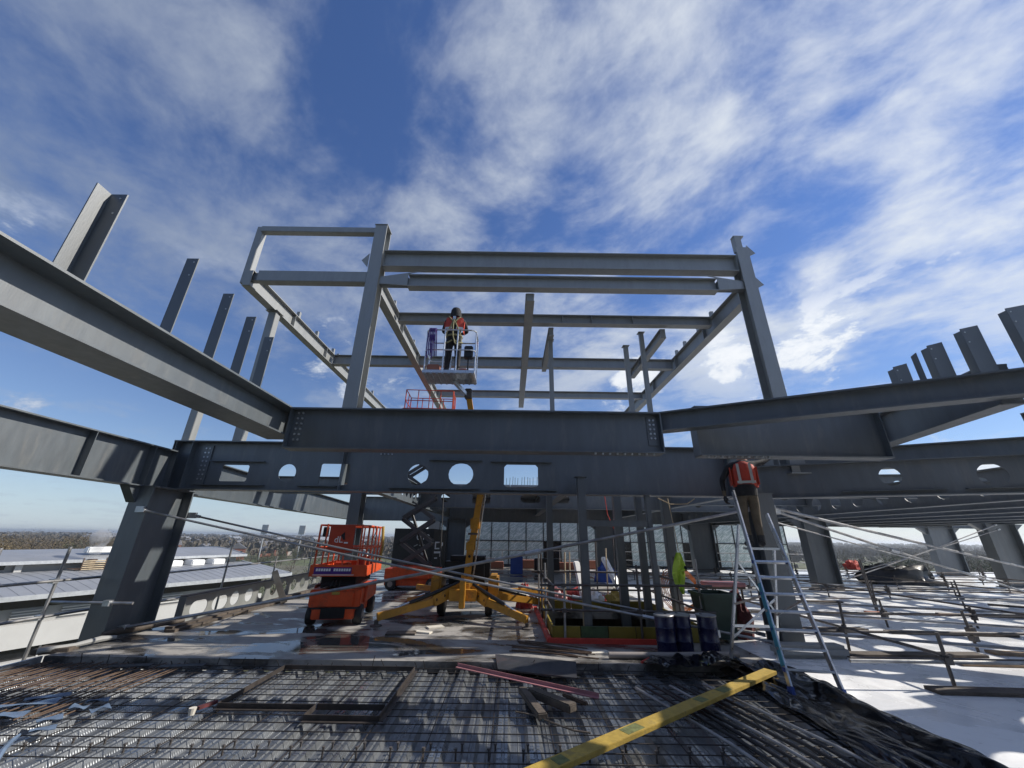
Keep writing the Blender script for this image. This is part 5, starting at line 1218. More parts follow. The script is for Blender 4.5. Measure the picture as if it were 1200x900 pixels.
r1 = [at(604, 834, z=RZ+.012), at(625, 838, z=RZ+.014), at(650, 848, z=RZ+.012), at(672, 856, z=RZ+.014), at(692, 859, z=RZ+.012)]
obj('rod', MB().tube(r1, 0.010, 6), 'timber_grey', tg); obj('band', MB().tube([r1[1].lerp(r1[2], .2), r1[1].lerp(r1[2], .5)], 0.014, 6), 'teal', tg)
tag(obj('plastic_pipe', MB().tube([(1.72, 7.82, 0.055), (2.9, 7.86, 0.055), (4.02, 7.98, 0.055)], 0.05, 14), 'pipe_grey', smooth=True), 'long grey plastic pipe on the slab edge before the drums', 'pipe')
for i in range(16):
    a = Vector((0.15+random.uniform(-.25, .25), 8.45+random.uniform(-.3, .3), 0.012+0.014*(i % 5))); an = R(-22+random.uniform(-9, 9)); L = random.uniform(0.9, 1.6)
    b = a+Vector((math.cos(an)*L, math.sin(an)*L, 0.0))
    if b.y < 7.7: b.y = 7.7
    tag(obj('rebar_offcut', MB().tube([a, a.lerp(b, .5)+Vector((0, 0, random.uniform(0, .02))), b], 0.009, 6), 'rust'), 'rusty rebar offcut in the loose pile on the slab edge', 'rebar', 'rebar offcuts piled on the slab edge')
for lab, px, py, sx, sy, rz, m in (('pale torn cardboard on the slab before the red strip', 700, 765, 0.42, 0.2, 0.2, 'paper'), ('white sheet of board lying below the boom lift', 510, 735, 0.36, 0.22, 0.5, 'paper'),
                                   ('smaller pale board under the boom lift', 495, 741, 0.4, 0.14, -0.3, 'paper'), ('dark timber pallet piece beside the boom lift foot', 470, 742, 0.6, 0.3, 0.1, 'timber_grey')):
    c = at(px, py, z=0.012); tag(obj('board_scrap', MB().box((c.x, c.y, 0.017), (sx, sy, 0.03), Matrix.Rotation(rz, 3, 'Z')), m), lab, 'board')
tag(obj('red_strap', MB().tube([at(752, 776, z=.02), at(760, 772, z=.03), at(772, 773, z=.02), at(781, 772, z=.02)], 0.02, 6), 'red'), 'short red strap lying on the slab edge', 'strap')
# blue-grey sheet offcuts on the mesh at the left
def crumple(px, py, w, l, rz, mat, lab, cat, grp=None, amp=0.022, z=None):
    z = RZ if z is None else z
    c = at(px, py, z=z+0.02); n = 5; vs = []; fs = []
    ph = random.uniform(0, 6)
    for i in range(n):
        for j in range(n):
            u, v = (i/(n-1)-.5)*w, (j/(n-1)-.5)*l
            zz = 0.012+amp*(1+math.sin(u/w*5+ph)*math.cos(v/l*4+ph))*0.8
            x_, y_ = u*math.cos(rz)-v*math.sin(rz), u*math.sin(rz)+v*math.cos(rz)
            vs.append((c.x+x_, c.y+y_, z+zz))
    for i in range(n-1):
        for j in range(n-1): k = i*n+j; fs.append((k, k+1, k+n+1, k+n))
    mb = MB().add(vs, fs).add([Vector(v)-Vector((0, 0, 0.006)) for v in vs], fs)
    return tag(obj('plastic_offcut', mb, mat, smooth=True), lab, cat, grp)
for px, py, w, l, rz in ((28, 826, 0.62, 0.15, 0.45), (56, 817, 0.42, 0.12, 0.6), (14, 838, 0.3, 0.16, 0.2), (58, 843, 0.2, 0.13, 0.9), (50, 855, 0.2, 0.1, 0.7), (92, 829, 0.2, 0.12, 0.1), (117, 831, 0.18, 0.13, 1.1), (115, 821, 0.22, 0.1, 0.5)):
    crumple(px, py, w, l, rz, 'blue_sheet', 'blue-grey sheet offcut lying on the rebar near the roof edge of the deck', 'plastic offcut', 'blue-grey offcuts on the rebar')
c = at(12, 872, z=RZ); tag(obj('curved_strip', MB().tube([at(-6, 895, z=RZ+.02), at(3, 880, z=RZ+.03), at(14, 868, z=RZ+.02), at(23, 861, z=RZ+.02)], [.02, .025, .025, .012], 6), 'blue_sheet'), 'pale curved plastic strip near the roof edge of the deck', 'plastic strip')
tag(obj('steel_bracket', MB().bar(at(232, 830, z=RZ+.03), at(254, 822, z=RZ+.03), 0.05, 0.03), 'rag_red'), 'small dull red bracket beside the black angle frame', 'bracket')
tag(obj('paper_cup', MB().lathe(at(224, 838, z=RZ), [(0.03, 0), (0.04, 0.07)], 10), 'paper'), 'small yellowish cup lying by the red bracket', 'cup')
for i, (x0, x1) in enumerate(((128, 178), (186, 240))):
    a, b = at(x0, 781, z=RZ+.02), at(x1, 779, z=RZ+.02)
    tag(obj('steel_flat', MB().bar(a, b, 0.14, 0.012), 'plate_grey'), ('grey flat strip on the rebar by the big edge column', 'grey flat strip on the rebar, farther from the column')[i], 'steel strip')
# black polythene along the deck's right edge
def poly_sheet(name, lab, x0, x1, y0, y1, nx, ny, amp, z0, mat, slope=0.0):
    vs, fs = [], []
    for j in range(ny):
        y = y0+(y1-y0)*j/(ny-1)
        for i in range(nx):
            f = i/(nx-1); x = x0(y)+(x1(y)-x0(y))*f
            q_ = Vector((x*1.9, y*0.55+x*0.5, 0)); zz = amp*(1.6*abs(mnoise.noise(q_))+1.3*abs(mnoise.noise(q_*2.3+Vector((3, 1, 0))))+0.7*abs(mnoise.noise(q_*4.6))+0.2)
            vs.append((x+0.03*math.sin(y*4+f*6), y, z0+slope*f+zz+0.10*math.exp(-((f-0.72)/0.13)**2)))
    for j in range(ny-1):
        for i in range(nx-1): k = j*nx+i; fs.append((k, k+1, k+nx+1, k+nx))
    mb = MB().add(vs, fs)
    return tag(obj(name, mb, mat, smooth=True), lab, 'plastic sheet')
poly_sheet('plastic_sheet', 'crumpled black polythene along the edge between deck and white floor', lambda y: 3.42+0.12*math.sin(y*1.3), lambda y: 4.52+0.04*math.sin(y*3), 2.2, 7.5, 80, 170, 0.055, RZ+0.004, 'black_plastic', 0.05)
poly_sheet('plastic_sheet', 'small black polythene heap by the drums on the slab edge', lambda y: 2.35+0.1*math.sin(y*9), lambda y: 3.9, 7.25, 7.8, 40, 20, 0.06, 0.004, 'black_plastic', 0.0)
rods_ = thing('conduit_bundle', 'long dark pipes lying along the deck beside the black polythene', 'pipes', (2.8, 5.2, RZ))
for i in range(9): 
    x = 2.15+0.13*i; obj('pipe', MB().tube([(x+0.5, 3.2, RZ+.03), (x+0.15+0.02*math.sin(i), 5.0, RZ+.035), (x-0.35, 6.6+0.1*(i % 3), RZ+.03)], 0.018, 8), 'black_gloss' if i % 4 else 'tube_steel', rods_, smooth=True)

# starter bars along the slab edge
sb = thing('starter_bars', 'short rebar ends poking up along the slab edge', 'rebar', (-2, SLAB_Y-0.08, RZ))
m0 = obj('bar', MB().tube([(0, 0, 0), (0.01, -0.03, 0.1), (0.02, -0.06, 0.16)], 0.006, 5), 'rebar', sb, local=True)
for i in range(44):
    loc = (-4.9+i*0.215+random.uniform(-.05, .05), random.uniform(-.05, .03), 0); rot = (random.uniform(-.3, .3), random.uniform(-.3, .3), random.uniform(-1, 1))
    if i == 0: m0.location = loc
    else: piece(m0, 'bar', sb, loc, rot, (1, 1, random.uniform(.3, .9)))

# ------------------------------------------------------------------ left edge: perforated edge beam, plank, scaffold guard
ex = -7.38
he = [circ(0.62+0.605*i, 0.27, 0.165, 18, 1.05) if i > 1 else oval(0.55+0.72*i, 0.25, 0.56, 0.3) for i in range(16)]
eb = ibeam('low sunlit beam with round holes along the slab edge', (ex, 9.95, 0.56), (ex, 20.5, 0.62), 0.545, 0.2, holes=he, tf=0.014, tw=0.012, mat='steel_light')
obj('rusty_cap', MB().bar((ex, 9.95, 0.569), (ex, 20.5, 0.629), 0.16, 0.014), 'rust', eb)
obj('kicker', MB().bar((ex+0.35, 9.3, 0.05), (ex+0.28, 20.5, 0.05), 0.16, 0.09), 'timber_grey', eb)
pa, pb = at(333, 706, x=-6.6), at(322, 670, x=-7.2)
tag(obj('plank', MB().bar(pa, pb, 0.1, 0.16, (1, 0.2, 0)), 'timber_pale'), 'pale timber plank leaning on the low perforated edge beam', 'plank')
gl = thing('edge_guard', 'scaffold tube guard rail along the roof edge, outside the big column', 'guard rail', (-8.6, 8, -0.3))
for i, (y, lx) in enumerate(((7.15, 0.0), (8.25, 0.02), (12.2, 0.02), (14.7, 0.0), (17.2, 0.03), (19.8, 0.0), (22.4, 0.0))):
    x = -8.65 if y < 9 else -8.1
    top = 1.62 if y < 12 else (1.75 if i in (2, 4, 5) else 1.2)
    obj('post', MB().tube([(x, y, -0.45), (x+lx, y+0.01, top)], 0.027, 8), 'tube_steel', gl, smooth=True)
    if y < 9:
        for z in (0.42, 1.02): obj('coupler', MB().box((x, y-0.03, z), (0.1, 0.1, 0.08)), 'galvanised', gl)
for z in (0.42, 1.02):
    obj('rail', MB().tube([(-8.62, 3.5, z+0.02), (-8.62, 9.6, z)], 0.026, 8), 'tube_steel', gl, smooth=True)
    obj('rail', MB().tube([(-8.12, 9.9, z), (-8.12, 23, z)], 0.024, 8), 'tube_steel', gl, smooth=True)
obj('rail', MB().tube([(-8.9, 8.57, 0.62), (-7.3, 8.56, 0.62)], 0.026, 8), 'tube_steel', gl, smooth=True)
obj('coupler', MB().box((-7.78, 8.55, 0.62), (0.12, 0.1, 0.1)), 'galvanised', gl)
obj('base_board', MB().b2(-8.85, -8.42, 3.5, 9.0, -0.50, -0.45), 'timber', gl)
tag(obj('timber_block', MB().box((-7.75, 7.85, 0.02), (0.5, 0.3, 0.08), Matrix.Rotation(0.3, 3, 'Z')), 'timber_grey', bevel=0.01), 'weathered board offcut at the foot of the big edge column', 'board')
tag(obj('cable_bundle', MB().tube([(-7.4, 8.55, 0.06), (-7.5, 8.35, 0.07), (-7.55, 7.95, 0.06), (-7.8, 7.6, 0.05)], [0.03, 0.05, 0.035, 0.04], 8), 'wall_grey', smooth=True), 'grey cloth-like cable bundle at the foot of the big edge column', 'cable')
tag(obj('sheeting', MB().tube([(-7.78, 8.66, 0.07), (-7.6, 9.0, 0.10), (-7.42, 9.5, 0.09), (-7.2, 9.9, 0.1)], [0.05, 0.07, 0.04, 0.05], 9), 'timber_grey', smooth=True), 'grey torn sheeting rolled along the column web foot', 'sheeting')
tag(obj('timber_block', MB().bar((-6.95, 9.25, 0.03), (-6.9, 13.4, 0.03), 0.2, 0.05), 'timber_grey'), 'long dark board on the slab along the perforated beam', 'board')

# ------------------------------------------------------------------ scaffold grid on the white floor
sg = thing('scaffold_grid', 'low grid of scaffold tubes clamped to short uprights on the white floor', 'scaffold', (10, 11, 0))
up_src = obj('upright', MB().tube([(0, 0, 0.0), (0.0, 0, 0.62)], 0.024, 8), 'tube_dark', sg, local=True, smooth=True)
cp_src = obj('coupler', MB().box((0, 0, 0), (0.11, 0.11, 0.09)).box((0.05, 0.03, 0.05), (0.07, 0.05, 0.06)), 'tube_dark', sg, local=True)
fu = True
rowsY = [6.62, 8.55, 10.75, 13.3, 15.9, 18.6, 21.4, 24.4]
for j, y in enumerate(rowsY):
    xs = []
    x = 6.3 if j not in (1,) else 6.36
    k = 0
    while x < 30:
        xs.append(x); x += 2.2+0.35*((k+j) % 3); k += 1
    for x in xs:
        yy = y+random.uniform(-.15, .15); h_ = random.choice((0.75, 0.95, 1.1, 1.35)); loc = (x-10, yy-11, 0); rot = (random.uniform(-.05, .05), random.uniform(-.05, .05), random.uniform(0, 3))
        if fu: up_src.location = loc; up_src.scale = (1, 1, h_); fu = False; cp_src.location = (x-10, yy-11, 0.34)
        else:
            piece(up_src, 'upright', sg, loc, rot, (1, 1, h_)); piece(cp_src, 'coupler', sg, (x-10, yy-11, 0.34+random.uniform(-.03, .03)), rot)
            if random.random() < .5: piece(cp_src, 'coupler', sg, (x-10, yy-11, 0.22), rot)
    z = 0.33+random.uniform(-.03, .03)
    obj('ledger', MB().tube([(4.9+0.5*(j % 3), y-0.05, z), (14, y+0.02, z-0.02), (20.5, y-0.03, z), (31, y, z)], 0.024, 8), 'tube_steel' if j % 3 == 0 else 'tube_dark', sg, smooth=True)
    if j % 2 == 0: obj('ledger', MB().tube([(5.4, y+0.6, 0.2), (30, y+0.4, 0.2)], 0.024, 8), 'tube_dark', sg, smooth=True)
for i in range(5):
    x = 6.3+5.6*i; y0_, y1_ = 6.5+0.5*(i % 2), 24.8
    obj('transom', MB().tube([(x, y0_, 0.40), (x+0.2, (y0_+y1_)/2, 0.39), (x+0.1, y1_, 0.40)], 0.024, 8), 'tube_dark', sg, smooth=True)
for a, b in (((5.0, 8.9), (9.4, 6.2)), ((5.2, 11.5), (12.5, 7.4)), ((6.0, 13.3), (17, 8.5)), ((7, 16), (20, 11)), ((8, 19), (24, 13))):
    obj('diagonal', MB().tube([(*a, 0.27), (*b, 0.45)], 0.024, 8), 'tube_steel', sg, smooth=True)
tall = thing('scaffold_post', 'tall pair of scaffold posts standing at the back of the white floor', 'scaffold post', (11.2, 13.4, 0))
for dx, dy in ((0, 0), (1.3, 1.5)): obj('post', MB().tube([(11.2+dx, 13.4+dy, 0), (11.1+dx, 13.4+dy, 1.35)], 0.026, 8), 'tube_dark', tall, smooth=True)
n_b = 0
for px0, px1, py, m in ((1092, 1230, 808, 'timber_grey'), (985, 1150, 766, 'timber_grey'), (1120, 1260, 776, 'timber'), (1040, 1188, 740, 'timber_grey'), (870, 1013, 736, 'timber_grey'), (1015, 1038, 717, 'brick_red'), (1100, 1200, 719, 'timber_grey'), (1160, 1230, 764, 'timber'), (930, 985, 704, 'timber_grey'), (1158, 1210, 708, 'timber_grey')):
    a, b = at(px0, py, z=0.03), at(px1, py+ (4 if px1 > 1150 else 1), z=0.03)
    tag(obj('sole_board', MB().bar((a.x, a.y, 0.024), (b.x, b.y, 0.024), 0.24, 0.042), m), 'wet sole board under the low scaffold grid on the white floor', 'board', 'sole boards on the white floor') if m != 'brick_red' else \
        tag(obj('sole_board', MB().bar((a.x, a.y, 0.024), (b.x, b.y, 0.024), 0.24, 0.042), m), 'short reddish board under a scaffold upright on the white floor', 'board')
# heap under black sheet, orange bag at the far side
c = at(1057, 684, z=0)
lump('covered_heap', 'heap under black plastic at the far side of the white floor', 'heap', (c.x, c.y, 0), 1.75, 1.0, 0.85, 'tarp_black', 31, 0.5)
c = at(1000, 667, z=0); lump('rubble_bag', 'small orange bag at the far edge of the white floor', 'bag', (c.x, c.y, 0), 0.55, 0.4, 0.6, 'vest_orange', 21)
tag(obj('folded_cloth', MB().box((6.1, 12.3, 0.75), (1.1, 0.6, 0.10)), 'pink', bevel=0.04), 'pinkish folded sheet on the scaffold behind the green vest', 'sheet')
tag(obj('scaffold_trestle', MB().b2(5.6, 6.6, 12.05, 12.55, 0.64, 0.698).tube([(5.7, 12.1, 0), (5.7, 12.1, .64)], .03).tube([(6.5, 12.1, 0), (6.5, 12.1, .64)], .03).tube([(5.7, 12.5, 0), (5.7, 12.5, .64)], .03).tube([(6.5, 12.5, 0), (6.5, 12.5, .64)], .03), 'timber_grey'), 'small timber trestle under the pinkish folded sheet', 'trestle')
# ropes hanging from the steel
tag(obj('rope', MB().tube([(3.6, 9.75, 2.84), (3.9, 9.75, 2.70), (4.3, 9.75, 2.72), (4.5, 9.75, 2.84)], 0.012, 6), 'timber_pale', smooth=True), 'loop of pale rope hanging under the holed beam', 'rope')
tag(obj('rope', MB().tube([(3.86, 9.8, 2.84), (3.9, 9.75, 2.2), (3.88, 9.62, 1.66)], 0.010, 6), 'timber_pale'), 'thin pale rope dropping to the green vest', 'rope')
tag(obj('rope', MB().tube([(2.9, 12.3, 3.2), (2.95, 12.3, 2.6), (3.2, 12.35, 2.0), (3.3, 12.3, 1.2)], 0.012, 6), 'red'), 'thin red rope dangling by the dark posts', 'rope')

# ------------------------------------------------------------------ neighbouring building with metal roofs
NBA = math.atan2(-12.3, 30.3)
nb = thing('metal_roof_building', 'long low neighbouring building with curved metal roofs and white wall bands', 'building', (-29.7, 58.3, GZ), NBA)
def nbo(name, mb, mat, parent=None, **k):            # local: x = 0 at the eave, inwards negative; y along the eave; z above the far ground
    for v in mb.v: v.z -= GZ
    return obj(name, mb, mat, parent or nb, local=True, **k)
NL = -52.0
nbo('wall', MB().b2(-24, -1.6, NL, -3, GZ, -3.2), 'wall_grey')
nbo('wall_band', MB().b2(-1.595, -0.9, NL, -3, -6.9, -5.15), 'wall_white')
nbo('wall_band', MB().b2(-1.595, -0.6, NL, -3, -11.0, -7.75), 'wall_white')
nbo('window_strip', MB().b2(-1.59, -1.3, NL, -3, -7.74, -6.91), 'window_dark')
nbo('recess', MB().b2(-1.59, -1.56, NL, -3, -4.05, -3.25), 'window_dark')
for k in range(18): nbo('window_bar', MB().b2(-1.29, -1.2, NL+1.2+2.6*k, NL+1.32+2.6*k, -7.74, -6.91), 'wall_white')
for yy in (-35, -32.0, -27.4, -24.6, -21.6, -17, -14):
    for j_ in range(4): nbo('louvre_slat', MB().b2(-1.58, -1.4, yy, yy+1.9, -4.95+j_*0.2, -4.84+j_*0.2), 'wall_white')
def vault(x0, z0, x1, z1, rise, n=14):
    return [(x0+(x1-x0)*i/n, z0+(z1-z0)*i/n+rise*math.sin(math.pi*i/n)) for i in range(n+1)]
def roof_sheet(name, pts, y0, y1, mat, t=0.15):
    return nbo(name, MB().prism([(x, y0, z) for x, z in pts]+[(x, y0, z-t) for x, z in reversed(pts)], (0, y1-y0, 0)), mat, smooth=True)
low = vault(0, -3.0, -10.4, -1.85, 0.25)
r1_ = roof_sheet('lower_roof', low, NL-1, 0, 'roof_metal')
nbo('roof_edge', MB().bar((0.07, NL-1, -3.12), (0.07, 0.1, -3.12), 0.12, 0.36), 'roof_trim', r1_)
nbo('roof_edge', MB().bar((0.0, 0.09, -3.05), (-10.4, 0.09, -1.85), 0.14, 0.3), 'roof_trim', r1_)
y = NL
while y < 0:
    mb = MB()
    for i in range(len(low)-1): mb.bar((low[i][0], y, low[i][1]+0.012), (low[i+1][0], y, low[i+1][1]+0.012), 0.02, 0.012)
    nbo('standing_seam', mb, 'roof_metal', r1_); y += 0.9
nbo('clerestory_wall', MB().b2(-24, -10.9, NL-1, -0.5, -3.15, -0.85), 'wall_grey')
up = vault(-10.2, -0.95, -26, -0.85, 0.85)
r2_ = roof_sheet('upper_roof', up, NL-1, 0.4, 'roof_metal')
nbo('roof_edge', MB().bar((-10.1, NL-1, -1.02), (-10.1, 0.45, -1.02), 0.14, 0.3), 'roof_trim', r2_)
mb = MB()
for i in range(len(up)-1): mb.bar((up[i][0], 0.46, up[i][1]-0.06), (up[i+1][0], 0.46, up[i+1][1]-0.06), 0.1, 0.3)
nbo('gable_trim', mb, 'roof_trim', r2_)
for yy, ln in ((-26, 3.0), (-34, 3), (-12, 4)): nbo('louvre', MB().b2(-10.895, -10.85, yy, yy+ln, -1.62, -1.25), 'window_dark')
for yy in (-29, -22.4, -7.5): nbo('pilaster', MB().b2(-10.895, -10.6, yy, yy+0.5, -2.0, -1.05), 'wall_white')
rg = thing('roof_plant', 'rust-streaked roof plant rack giving off steam on the neighbouring roof', 'roof plant', (-29.7, 58.3, GZ), NBA)
def rgo(name, mb, mat, **k):
    for v in mb.v: v.z -= GZ
    return obj(name, mb, mat, rg, local=True, **k)
PY = -16.6
for k in range(5): rgo('rail', MB().tube([(-9.0, PY-1.6, -1.80+0.2*k), (-9.0, PY+2.2, -1.80+0.2*k)], 0.05, 6), 'timber_pale')
for yy in (PY-1.6, PY+0.3, PY+2.2): rgo('post', MB().tube([(-9.0, yy, -2.0), (-9.0, yy, -0.7)], 0.06, 6), 'rust')
rgo('tank', MB().b2(-13.2, -12.2, PY-0.2, PY+3.6, -0.36, 0.3), 'white_paint', bevel=0.1)
rgo('rust_stain', MB().prism([(-9.9, PY-2.4, -1.70), (-9.9, PY+2.4, -1.70), (-9.2, PY+2.2, -1.775), (-9.0, PY-2.0, -1.795)], (0, 0, 0.02)), 'rust')
rgo('vent', MB().lathe((-9.7, PY-0.6, -1.9), [(0.3, 0), (0.3, 0.9), (0.4, 0.95), (0.4, 1.05)], 12), 'rust')
vw = Matrix.Rotation(NBA, 3, 'Z') @ Vector((-9.7, PY-0.6, 0))+Vector((-29.7, 58.3, 0))
tag(obj('steam_plume', MB().lathe((vw.x, vw.y, -0.8), [(0.35, 0), (0.5, 0.6), (0.7, 1.3), (0.95, 2.1), (0.7, 2.7), (0.2, 3.1)], 12), 'steam', smooth=True), 'white steam puff rising from the neighbouring roof', 'steam')['kind'] = 'stuff'
for i, yy in enumerate((-9.6, -7.0, -4.4)):
    c = Matrix.Rotation(NBA, 3, 'Z') @ Vector((-9.3, yy, 0))+Vector((-29.7, 58.3, -2.03))
    tag(obj('roof_unit', MB().box((c.x, c.y, -1.65), (1.7, 1.6, 0.72), Matrix.Rotation(NBA, 3, 'Z')), 'white_paint', bevel=0.1), 'white box unit on the lower metal roof below the upper roof wall', 'roof unit', 'white roof units')

# ------------------------------------------------------------------ trees, houses, far town
def tree_proto(name, h, cr, mat, seed, bare=False):
    rnd = random.Random(seed); t = thing(name, 'x', 'tree', (0, 0, 0))
    mb = MB(); mb.tube([(0, 0, 0), (0.1, 0, h*0.3), (0, 0.1, h*0.55), (0.1, 0, h*0.8)], [0.28, 0.22, 0.15, 0.05], 7)
    tips = []
    for k in range(11):
        a = rnd.uniform(0, 6.28); z0 = h*rnd.uniform(0.28, 0.7); L = cr*rnd.uniform(0.6, 1.0); p0 = Vector((0, 0, z0)); p1 = p0+Vector((math.cos(a)*L*0.55, math.sin(a)*L*0.55, L*0.45)); p2 = p0+Vector((math.cos(a)*L, math.sin(a)*L, L*0.7))
        mb.tube([p0, p1, p2], [0.1, 0.06, 0.02], 5); tips += [p1, p2]
    obj('trunk', mb, 'bark', t, local=True, smooth=True)
    mb = MB(); n = 1500; lobes = [(p, cr*rnd.uniform(0.3, 0.5)) for p in tips]+[(Vector((0, 0, h*0.8)), cr*0.5)]
    vs = []; fs = []
    for i in range(n):
        p, r = rnd.choice(lobes); v = Vector((rnd.gauss(0, 1), rnd.gauss(0, 1), rnd.gauss(0, 1))).normalized()*r*(rnd.random()**0.4); q = p+v
        s = rnd.uniform(0.14, 0.34)*(0.6 if bare else 1.0); d = Vector((rnd.gauss(0, 1), rnd.gauss(0, 1), rnd.gauss(0, 1))).normalized(); e = d.orthogonal().normalized()
        f = d.cross(e); L = s*(2.6 if bare else 1.2); k = len(vs)
        vs += [q-e*s*(0.16 if bare else 0.5), q+f*L*0.5, q+e*s*(0.16 if bare else 0.5), q-f*L*0.5]; fs.append((k, k+1, k+2, k+3))
    obj('crown', mb.add(vs, fs), mat, t, local=True)
    return t
protos = [tree_proto('broadleaf_tree', 13, 4.6, 'foliage_green', 1), tree_proto('bare_tree', 14, 5.2, 'foliage_brown', 2, True), tree_proto('autumn_tree', 13, 4.8, 'foliage_gold', 3), tree_proto('bare_tree', 12, 4.6, 'foliage_brown', 4, True)]
rnd = random.Random(5)
LAB = ['dark green tree among the trees beyond the metal roofs', 'bare brown winter tree beyond the metal roofs', 'golden brown tree beyond the metal roofs', 'smaller bare winter tree beyond the metal roofs']
LABR = ['dark green tree standing in the haze beyond the white floor', 'bare brown winter tree in the haze beyond the white floor', 'golden brown tree in the haze beyond the white floor', 'smaller bare winter tree in the haze beyond the white floor']
spots = {0: [], 1: [], 2: [], 3: []}
for i in range(64):                                    # belt left, behind the metal roofs
    d_ = rnd.uniform(150, 280); px = rnd.uniform(-60, 230); k = rnd.choice((1, 1, 2, 3, 3, 0)) if px > 60 else rnd.choice((2, 2, 1, 3))
    r = pray(px, 632); r = Vector((r.x, r.y, 0)).normalized(); spots[k].append(((r.x*d_, r.y*d_, GZ), rnd.uniform(0, 6.28), rnd.uniform(0.95, 1.2), LAB[k]))
for i in range(46):                                    # between column and lift, lower belts
    d_ = rnd.uniform(75, 320); px = rnd.uniform(235, 480); k = rnd.choice((0, 0, 1, 3, 1))
    r = pray(px, 632); r = Vector((r.x, r.y, 0)).normalized(); spots[k].append(((r.x*d_, r.y*d_, GZ), rnd.uniform(0, 6.28), rnd.uniform(0.55, 0.8), LAB[k]))
for i in range(70):                                    # right, seen through the steel
    d_ = rnd.uniform(75, 260); px = rnd.uniform(950, 1240); k = rnd.choice((0, 0, 0, 1, 3))
    r = pray(px, 640); r = Vector((r.x, r.y, 0)).normalized(); spots[k].append(((r.x*d_, r.y*d_, GZ), rnd.uniform(0, 6.28), rnd.uniform(0.62, 1.06), LABR[k]))
for k, pr in enumerate(protos):
    l0 = spots[k][0]; pr.location = l0[0]; pr.rotation_euler = (0, 0, l0[1]); pr.scale = (l0[2],)*3; pr['label'] = l0[3]; pr['group'] = l0[3].replace(' tree ', ' trees ')
    for c, sp_ in zip(copies(pr, spots[k][1:]), spots[k][1:]): c['group'] = sp_[3].replace(' tree ', ' trees ')
def house(lab, x, y, w, l, h, rz, wm, rm_, grp):
    t = thing('house', lab, 'house', (x, y, GZ), rz, grp)
    obj('wall', MB().b2(-w/2, w/2, -l/2, l/2, 0, h), wm, t, local=True)
    obj('roof', MB().prism([(-w/2-0.3, -l/2-0.3, h), (w/2+0.3, -l/2-0.3, h), (0, -l/2-0.3, h+w*0.35)], (0, l+0.6, 0)), rm_, t, local=True)
    mb = MB()
    for k in range(3): mb.b2(-w/2-0.03, -w/2+0.02, -l/2+l*(0.15+0.3*k), -l/2+l*(0.28+0.3*k), h*0.5, h*0.8).b2(w*(-0.35+0.27*k), w*(-0.2+0.27*k), -l/2-0.03, -l/2+0.02, h*0.5, h*0.8)
    obj('windows', mb, 'window_dark', t, local=True); return t
hp = {}
kinds = [('white_h', 'house_white', 'roof_slate', 'small white house in the far town beyond the orange lift', 9, 13, 6), ('brick_h', 'brick_red', 'roof_slate', 'small brick house in the far town beyond the orange lift', 9, 12, 6), ('shed_h', 'wall_grey', 'roof_metal', 'pale low shed in the far town beyond the orange lift', 18, 45, 6)]
for i in range(90):
    nm, wm, rm_, lab, w, l, h = kinds[rnd.choice((0, 1, 1, 1) if i % 3 else (0, 1, 2))]
    d_ = 300*(7.0**rnd.random()); px = rnd.uniform(195, 480) if i < 66 else rnd.uniform(-30, 190)
    if nm == 'shed_h': d_ = max(d_, 750)
    if px < 190: d_ = max(d_, 380); lab = lab.replace('beyond the orange lift', 'behind the tree belt')
    r = pray(px, 632); r = Vector((r.x, r.y, 0)).normalized(); loc = (r.x*d_, r.y*d_, GZ+0.001*d_*0); rz = rnd.uniform(0, 3.1)
    grp = lab+' group'
    if nm not in hp: hp[nm] = house(lab, loc[0], loc[1], w, l, h, rz, wm, rm_, lab+'s')
    else:
        c, = copies(hp[nm], [(loc, rz, rnd.uniform(0.8, 1.15), lab)]); c['group'] = lab+'s'
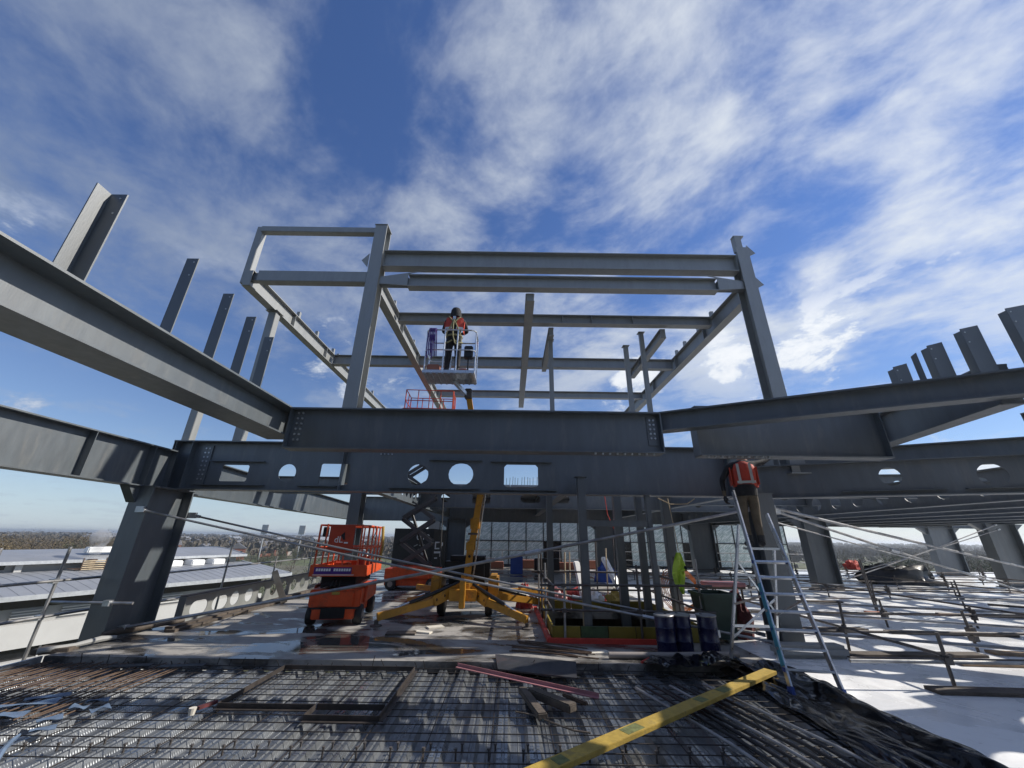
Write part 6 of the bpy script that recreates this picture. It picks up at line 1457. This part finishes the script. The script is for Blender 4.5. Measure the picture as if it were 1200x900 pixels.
# far-off woods that read as one dark mass
mb = MB(); vs = []; fs = []
rnd = random.Random(9)
for i in range(42000):
    d_ = 330*(8.0**rnd.random()); az = rnd.uniform(-1.05, 1.05)
    if rnd.random() > 0.5+0.5*math.sin(d_*0.012+az*9): continue
    x, y = math.sin(az)*d_, math.cos(az)*d_; s = rnd.uniform(0.9, 2.4)*(1+d_/1100); z = GZ+rnd.uniform(0, 1)**0.7*8+d_*0.001
    for _ in range(2):
        a = rnd.uniform(0, 6.28); k = len(vs); dx, dy = math.cos(a)*s, math.sin(a)*s; t_ = rnd.uniform(-s, s)*.4
        vs += [(x-dx, y-dy, z-1), (x+dx, y+dy, z-1), (x+dx*0.5+t_, y+dy*0.5, z+s*0.9), (x-dx*0.6, y-dy*0.6+t_, z+s*0.7)]; fs.append((k, k+1, k+2, k+3))
tag(obj('distant_wood', mb.add(vs, fs), 'foliage_brown'), 'far brown woods and hedges spread to the horizon', 'wood', kind='stuff')
# floodlight masts on the left
for i, (px, h_, lab) in enumerate(((308, 30, 'floodlight mast standing nearer the metal roofs'), (352, 30, 'floodlight mast standing behind the low orange lift rails'))):
    r = pray(px, 632); r = Vector((r.x, r.y, 0)).normalized(); d_ = 330
    t = thing('floodlight_mast', lab, 'mast', (r.x*d_, r.y*d_, GZ))
    obj('pole', MB().tube([(0, 0, 0), (0, 0, 16.5)], [0.5, 0.3], 8), 'roof_trim', t, local=True)
    obj('lamp_head', MB().b2(-2.2, 2.2, -0.3, 0.3, 16.0, 22.0), 'roof_trim', t, local=True)
    for k in range(4): obj('lamp_row', MB().b2(-2.0, 2.0, -0.5, -0.31, 16.4+1.4*k, 17.3+1.4*k), 'wall_white', t, local=True)
# haze
mh = bpy.data.materials.new('haze'); mh.use_nodes = True; nh = NT(mh.node_tree); nh.n.remove(nh.n['Principled BSDF'])
pv = nh.new('ShaderNodeVolumePrincipled'); pv.inputs['Color'].default_value = (0.86, 0.92, 1.0, 1); pv.inputs['Density'].default_value = HAZE; pv.inputs['Anisotropy'].default_value = 0.55
nh.l.new(pv.outputs[0], nh.n['Material Output'].inputs['Volume']); MATS['haze'] = mh
if HAZE > 0: tag(obj('haze', MB().b2(-5500, 5500, -5500, 5500, GZ-1.0, 14.0), 'haze', origin=(0, 0, GZ-1)), kind='stuff')
